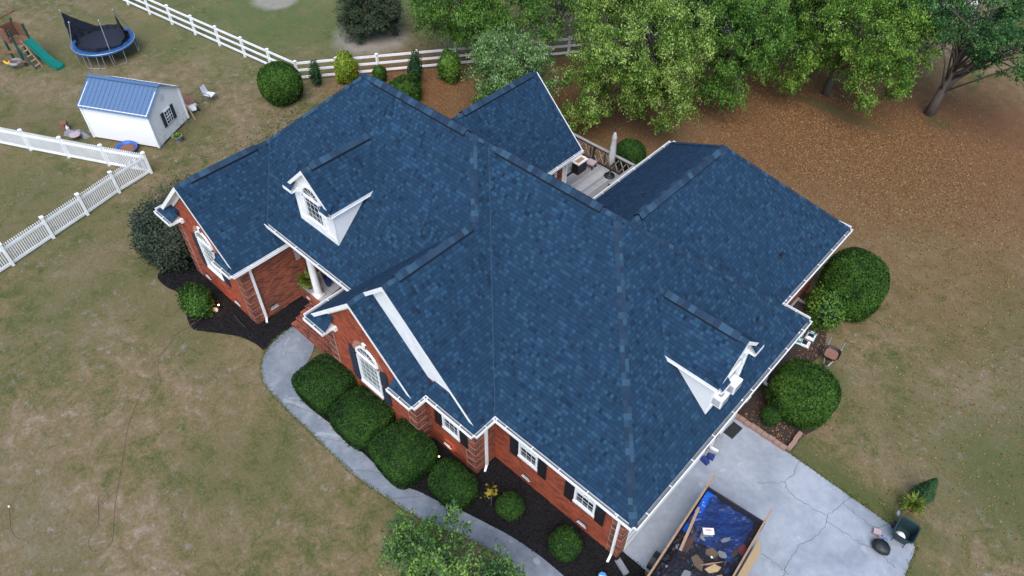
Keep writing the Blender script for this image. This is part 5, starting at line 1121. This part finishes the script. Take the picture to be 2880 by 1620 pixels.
for i, (x, y, z, a, lab) in enumerate([(5.52, 7.13, .035, .1, "pale red brick at the bottom of the small stack near the green cart"), (5.53, 7.15, .095, .35, "pale red square paver on top of the small stack near the green cart")]):
    b = MB(); b.box((0, 0, .03), (.24, .2, .055)); tag(b.build("paver_brick", MT['pink'] if i else MT['paver'], None, False, (x, y, z), a), lab, "brick", "pavers stacked near the cart")
def frond_plant(t, n, L_, mat, z0=.3, droop=.8, wl=.012):
    Vs = []; Fs = []; c = 0
    for k in range(n):
        az = RNG.uniform(0, 2*math.pi); el = RNG.uniform(.35, 1.35); ln = L_*RNG.uniform(.7, 1.1); p = V3(0, 0, z0); d = V3(math.cos(az)*math.cos(el), math.sin(az)*math.cos(el), math.sin(el)); side = V3(-math.sin(az), math.cos(az), 0)
        for j in range(9):
            p2 = p+d*ln/9; w1 = .055*L_/.5*math.sin(math.pi*min(1, (j+1)/9.5))+.006
            Vs += [p-side*w1+d*.02, p+d*.0, p2, p+side*w1+d*.02]; Vs[-4] = p-side*w1-d*.01; Vs[-1] = p+side*w1-d*.01; Fs.append([c, c+1, c+3, c+2][:4]); c += 4
            d = d-V3(0, 0, 1)*droop*.17; d /= np.linalg.norm(d); p = p2
    V = np.array(Vs); F = np.array(Fs); F = np.stack([F[:, 0], F[:, 1], F[:, 2], F[:, 3]], 1); np_mesh("fronds", [(V, F, 0)], mat, t)
fn = thing("fern", "yellow-green potted fern behind the open green cart", "fern", (6.0, 8.75, 0)); frond_plant(fn, 80, .55, LEAF['fern'], .32); b = MB(); b.lathe([(.12, 0), (.17, .28), (.18, .3), (.15, .3)], n=14); b.build("pot", MT['rust'], fn, True)
fn = thing("fern", "green fern on the brick porch edge beside the white column", "fern", (-17.15, .62, .79)); frond_plant(fn, 110, .6, LEAF['fern'], .36); b = MB(); b.lathe([(.14, 0), (.19, .34), (.2, .36), (.16, .36)], n=14); b.build("pot", MT['rust'], fn, True)
cf = thing("potted_conifer", "small dark pointed conifer standing behind the fern near the driveway", "conifer", (6.12, 9.45, 0)); n_ = 3600
h_ = RNG.random(n_)**.8; az = RNG.uniform(0, 2*math.pi, n_); r_0 = .42*(1-h_)**.8*RNG.uniform(.5, 1, n_)+.015; P = np.stack([r_0*np.cos(az), r_0*np.sin(az), .12+1.25*h_], 1); V, F = leaves(P, .05, np.stack([np.cos(az), np.sin(az), .6+0*az], 1), .8, .3); np_mesh("needles", [(V, F, 0)], LEAF['dark'], cf)
b = MB(); b.lathe([(.13, 0), (.16, .2), (.15, .2)], n=12); b.tube([(0, 0, .1), (0, 0, 1.2)], [.02, .005], 5); b.build("pot", MT['black'], cf)

# trailer of roofing debris --------------------------------------------------
tl = thing("dump_trailer", "black trailer with lumber side rails parked on the driveway and filled with torn-off roofing", "trailer", (1.56, 4.15, 0), math.radians(4.5)); TL = 5.6
b = MB(); b.box((0, -TL/2, .62), (2.05, TL, .1)); b.build("bed", MT['trailer'], tl)
for s in (-1, 1):
    b = MB(); b.box((s*1.02, -TL/2, .95), (.05, TL, .56)); 
    for k in range(6): b.box((s*1.05, -.1-k*1.05, .92), (.05, .07, .6))
    b.build("side_panel", MT['trailer'], tl)
    b = MB(); b.box((s*1.03, -TL/2+.2, 1.27), (.06, TL+.45, .085)); b.build("side_rail", MT['lumber'], tl)
    b = MB(); b.tube([(s*1.12, -3.0, .32), (s*1.32, -3.0, .32)], .32, 18); b.build("wheel", MT['black'], tl)
b = MB(); b.box((0, -.03, .9), (2.0, .05, .5)); b.build("tailgate", MT['trailer'], tl)
b = MB(); b.bar((-.88, -1.0, 1.32), (-.66, -2.6, 1.2), .09, .04); b.build("loose_board", MT['lumber'], tl)
# heap, tarp and net
def heap(name, x0, x1, y0, y1, zf, mat, parent=tl, n=26):
    b = MB(); P = {}
    for i in range(n+1):
        for j in range(n+1):
            x, y = x0+(x1-x0)*i/n, y0+(y1-y0)*j/n; P[i, j] = (x, y, zf(x, y)+RNG.normal()*.012)
    for i in range(n):
        for j in range(n): b.poly([P[i, j], P[i+1, j], P[i+1, j+1], P[i, j+1]])
    return b.build(name, mat, parent)
hz = lambda x, y: .86+.1*math.sin(2.3*x+1)*math.sin(1.9*y)+.06*math.sin(5*x+3*y)+.05*math.sin(4.1*y-2*x)
heap("debris", -.98, .98, -5.5, -.08, hz, rand_mat("debris_mix", [(.008, .009, .013), (.014, .017, .026), (.02, .018, .02), (.045, .028, .022)], .9))
tz = lambda x, y: hz(x, y)+.05+.05*math.sin(7*x+2*y)*math.sin(3*y)+.035*math.sin(13*x-5*y)*math.sin(9*y+2*x)
heap("blue_tarp", -.96, .80, -1.85, -.1, lambda x, y: tz(x, y)+.04, plain("tarp_blue", (.006, .085, .42), .3, 0, .6, 3))
nm_, nn_, nb_ = nmat("trailer_net"); nb_.inputs["Base Color"].default_value = (.012, .013, .022, 1); nb_.inputs["Roughness"].default_value = .9
tp_ = nn_.nodes.new("ShaderNodeBsdfTransparent"); ms_ = nn_.nodes.new("ShaderNodeMixShader"); ms_.inputs[0].default_value = .5; L(nn_, tp_.outputs[0], ms_.inputs[1]); L(nn_, nb_.outputs[0], ms_.inputs[2]); L(nn_, ms_.outputs[0], nn_.nodes["Material Output"].inputs[0])
heap("net", -.72, 1.0, -5.4, -.04, lambda x, y: 1.19+.05*math.sin(2*x+1.3*y)+.04*math.sin(3.1*y)-.05*(1-(x/1.0)**2), nm_)
nb2 = 1500; q = np.stack([RNG.uniform(-.95, .97, nb2), RNG.uniform(-5.3, -.25, nb2)], 1); q = q[(q[:, 1] < -1.5) | (np.abs(q[:, 0]) > .72)]
P = np.array([(x, y, hz(x, y)+RNG.uniform(.01, .07)) for x, y in q]); Vd, Fd = leaves(P, .075, np.tile(V3(0, 0, 1.), (len(P), 1)), .5, .6)
db_ = np_mesh("debris_bits", [(Vd, Fd, 0)], rand_mat("scrap_bits", [(.01, .012, .02), (.02, .025, .045), (.05, .03, .03), (.015, .015, .02), (.12, .07, .04), (.02, .02, .03), (.03, .05, .10), (.22, .28, .36)], .8), tl); db_["kind"] = "stuff"
prng = random.Random(3)
dg = "torn roofing pieces in the trailer"
def piece(name, label, x, y, w_, l_, a, mat, z=None, n=5, th=.02):
    b = MB(); pts_ = [(w_/2*math.cos(2*math.pi*k/n+prng.uniform(-.35, .35))*prng.uniform(.75, 1.2), l_/2*math.sin(2*math.pi*k/n+prng.uniform(-.3, .3))*prng.uniform(.75, 1.2)) for k in range(n)]
    sb = slab(pts_, 0, th); o = sb.build(name, MT[mat] if isinstance(mat, str) else mat); cs_, sn_ = math.cos(math.radians(4.5)), math.sin(math.radians(4.5))
    wx_, wy_ = 1.56+x*cs_-y*sn_, 4.15+x*sn_+y*cs_; o.location = (wx_, wy_, (hz(x, y)+.10 if z is None else z)); o.rotation_euler = (prng.uniform(-.2, .2), prng.uniform(-.2, .2), a); tag(o, label, "debris", dg); return o
piece("cardboard_scrap", "torn tan board piece just below the white bucket in the trailer", .12, -1.95, .5, .34, .5, 'plywood'); piece("cardboard_scrap", "large notched tan board piece in the middle of the trailer", -.02, -2.55, .55, .34, -.5, 'plywood'); piece("cardboard_scrap", "tan board piece with a point beside the large notched one", .45, -2.45, .5, .25, .9, 'plywood'); piece("cardboard_scrap", "dull brown board corner near the right rail of the trailer", .72, -2.6, .28, .35, .2, 'cardboard')
piece("board_scrap", "long reddish board lying along the left rail inside the trailer", -.6, -2.2, .32, 1.1, .1, 'wood', n=4); piece("board_scrap", "brown board lying along the right rail near the tarp", .75, -1.3, .18, 1.3, -.1, 'wood', n=4); piece("board_scrap", "thin pale stick crossing the tan board pieces", .3, -2.35, .06, .85, -.75, 'lumber', n=4)
piece("plastic_scrap", "pale blue plastic wrap beside the white bucket", -.28, -1.55, .3, .45, .3, 'plastic', n=7); piece("plastic_scrap", "pale plastic strip across the blue tarp edge", .35, -1.15, .14, .6, -.5, 'plastic', n=6); piece("plastic_scrap", "crumpled pale plastic to the right of the white bucket", .45, -1.75, .4, .22, .4, 'plastic', n=7)
piece("plastic_scrap", "pale blue plastic near the bottom edge of the photo in the trailer", -.15, -3.1, .35, .3, 1.0, 'plastic', n=7); piece("plastic_scrap", "small white scrap by the right rail low in the trailer", .85, -2.95, .1, .35, .1, 'white', n=6); piece("plastic_scrap", "small pale cap lying in the middle of the dark debris", .22, -2.12, .1, .08, 0, 'white', n=6); piece("plastic_scrap", "blue plastic scrap near the right rail", .8, -2.15, .12, .25, .2, 'blue', n=5)
piece("bag_scrap", "dark red and white torn bag at the right rail beside the tarp", .86, -1.2, .25, .4, .3, 'red', n=6)
bu = thing("white_tub", "white plastic tub with red printing lying on the debris in the trailer", "tub", (1.42, 2.66, 1.02), math.radians(40))
b = MB(); b.box((0, 0, .1), (.34, .2, .22), taper=.85); b.box((0, 0, .215), (.36, .22, .02), taper=.85); b.build("tub_body", MT['white'], bu); b = MB()
for k in range(4): b.box((-.075+.05*k, .02, .229), (.034, .05, .003))
b.box((0, -.05, .229), (.12, .012, .003)); b.build("lettering", MT['red'], bu)
b = MB(); b.bar((2.86, 3.7, .62), (3.06, .9, .62), .02, .86, 0, (-.28, 0, 1)); tag(b.build("plywood_sheet", MT['plywood']), "tan plywood sheet leaning against the right side of the trailer", "plywood sheet")

# front yard bits ---------------------------------------------------------------
hs = smooth_line([(*p, .03) for p in [(-19.7, -3.3), (-19.72, -4.05), (-19.71, -4.54), (-19.42, -4.94), (-19.16, -5.47), (-18.89, -5.77), (-18.32, -6.05), (-17.95, -6.15), (-18.2, -6.4), (-18.2, -6.63), (-17.81, -7.13), (-17.07, -7.92), (-16.23, -8.54), (-15.54, -9.02), (-14.84, -9.5), (-14.33, -9.85), (-13.68, -10.24), (-13.17, -10.53), (-13.01, -10.75), (-13.03, -11.01), (-13.23, -11.18), (-13.59, -11.17), (-13.82, -10.94), (-14.07, -10.59), (-14.62, -10.32), (-14.94, -10.15), (-14.94, -9.93), (-14.75, -9.9), (-14.65, -10.08), (-14.6, -10.41), (-14.64, -11.06), (-14.71, -11.7), (-14.85, -12.08), (-15.11, -12.45), (-15.49, -12.68), (-15.92, -12.7), (-16.34, -12.58), (-16.8, -12.42)]], 5)
b = MB(); b.tube(hs, .008, 5); ho = b.build("garden_hose", MT['hose']); tag(ho, "thin faded red hose snaking across the front lawn", "hose")
b = MB(); b.lathe([(.03, 0), (.035, .05), (.012, .09)], n=8); tag(b.build("sprinkler", MT['white'], None, False, (-16.85, -12.38, 0)), "small white sprinkler at the end of the red hose", "sprinkler")
sg = thing("security_sign", "small blue octagonal sign with white letters on a stake in the black mulch", "sign", (-.33, -.52, 0), math.radians(25))
b = MB(); b.tube([(0, 0, 0), (0, 0, .34)], .01, 6); b.build("stake", MT['metal'], sg)
b = MB(); o8 = [(.14*math.cos(math.pi/8+math.pi*k/4), .14*math.sin(math.pi/8+math.pi*k/4)) for k in range(8)]
b.poly([(x, -.012-.0, .42+y) for x, y in o8]); b.poly([(x, .012, .42+y) for x, y in o8][::-1])
for k in range(8): (x0, y0), (x1, y1) = o8[k], o8[(k+1) % 8]; b.poly([(x0, -.012, .42+y0), (x1, -.012, .42+y1), (x1, .012, .42+y1), (x0, .012, .42+y0)])
b.xf(lambda p: (p[0], p[1]*.45-(p[2]-.42)*-.75, .42+(p[2]-.42)*.66)); b.build("board", MT['signblue'], sg)
b = MB()
def stroke(x0, y0, x1, y1): b.bar((x0, -.03, .42+y0), (x1, -.03, .42+y1), .014, .006, 0, (0, 1, 0))
for q in ((-.10, -.04, -.07, .04), (-.07, .04, -.04, -.04), (-.088, -.012, -.052, -.012), (-.02, -.04, -.02, .04), (-.02, .04, .012, .03), (.012, .03, .018, 0), (.018, 0, .012, -.03), (.012, -.03, -.02, -.04), (.035, .04, .105, .04), (.07, .04, .07, -.04)): stroke(*q)
b.xf(lambda p: (p[0], (p[1]+.012)*.45+.0-(p[2]-.42)*-.75-.012, .42+(p[2]-.42)*.66+.004)); b.build("lettering", MT['white'], sg)
b = MB(); b.box((0, 0, .05), (.55, .2, .05), taper=.9); b.box((0, .09, .09), (.55, .02, .05)); b.box((0, -.09, .09), (.55, .02, .05)); tag(b.build("splash_block", MT['grey'], None, False, (-.12, .3, 0), -.35), "long grey splash block under the downspout at the front right corner", "splash block")
b = MB(); b.tube([(-18.8, -2.25, .05), (-18.3, -2.3, .06), (-17.85, -2.3, .05)], .045, 8); tag(b.build("drain_pipe", MT['black']), "black corrugated drain pipe lying in mulch along the left wing's front wall", "pipe")
def path_light(x, y, label, lit, tx=None):
    t = thing("garden_light", label, "garden light", (x, y, 0), group="garden lights in the front beds"); b = MB(); b.tube([(0, 0, 0), (0, 0, .16)], .012, 6); b.lathe([(.05, .14), (.06, .2), (.045, .26)], n=10, cap=True); b.build("housing", MT['black'], t)
    g = MB(); g.lathe([(.0, .27), (.035, .268), (.035, .262)], n=10, cap=False); lm = bpy.data.materials.new("lit_bulb"); lm.use_nodes = True; bs = lm.node_tree.nodes["Principled BSDF"]; bs.inputs["Emission Color"].default_value = (1, .6, .25, 1); bs.inputs["Emission Strength"].default_value = 1.5 if tx else 5; g.build("bulb", lm, t)
    ld = bpy.data.lights.new("bulb_light", 'SPOT' if tx else 'POINT'); ld.energy = lit; ld.color = (1, .42, .12); lo = bpy.data.objects.new("bulb_light", ld); COL.objects.link(lo); lo.parent = t; lo.location = (0, 0, .33); ld.shadow_soft_size = .04
    if tx: ld.spot_size = math.radians(75); ld.spot_blend = .9; lo.rotation_euler = (V3(0, 0, .33)-V3(*tx)+V3(x, y, 0)) is None or (-(Vector(tx)-Vector((x, y, .33)))).to_track_quat('Z', 'Y').to_euler()
path_light(-19.62, -2.45, "small lit lamp beside the two-mound bush in the left mulch bed", 4)
path_light(-7.35, -1.05, "lit spotlight throwing an orange glow under the narrow window by the hedge", 9, (-7.3, -.53, .5))
path_light(-2.35, -.15, "lit spotlight under the right-hand window of the front wall", 5, (-2.1, .44, .8))
b = MB(); b.lathe([(.0, .05), (.1, .045), (.13, .02), (.12, 0)], n=9, cap=False, sx=1.3); tag(b.build("white_stone", MT['plastic'], None, True, (-19.72, -2.62, 0)), "flat white stone beside the lit lamp in the left bed", "stone")
# porch things
pc = thing("wicker_chair", "dark wicker armchair with a pale floral cushion on the porch", "chair", (-17.05, 1.62, .79), math.radians(-20))
b = MB(); b.box((0, 0, .2), (.62, .6, .34)); b.box((0, .27, .62), (.62, .1, .6)); b.box((-.28, 0, .5), (.08, .55, .28)); b.box((.28, 0, .5), (.08, .55, .28)); b.build("frame", MT['black'], pc)
b = MB(); b.box((0, -.02, .42), (.48, .5, .12), taper=.92); b.box((0, .18, .66), (.46, .14, .4), taper=.85); b.build("cushion", rand_mat("floral", [(.5, .42, .38), (.42, .2, .18), (.6, .55, .5)], .9), pc)
b = MB(); b.lathe([(.08, 0), (.13, .15), (.14, .3), (.09, .45), (.06, .52), (.08, .56), (.05, .55)], n=18, cap=False); tag(b.build("blue_vase", MT['navy'], None, True, (-16.62, 1.25, .79)), "tall glossy dark blue vase standing on the porch floor", "vase")
b = MB(); b.box((0, 0, .006), (.42, .62, .012)); tag(b.build("porch_mat", MT['brown'], None, False, (-15.95, 1.3, .793), .1), "brown rectangular doormat on the pale porch floor", "doormat")
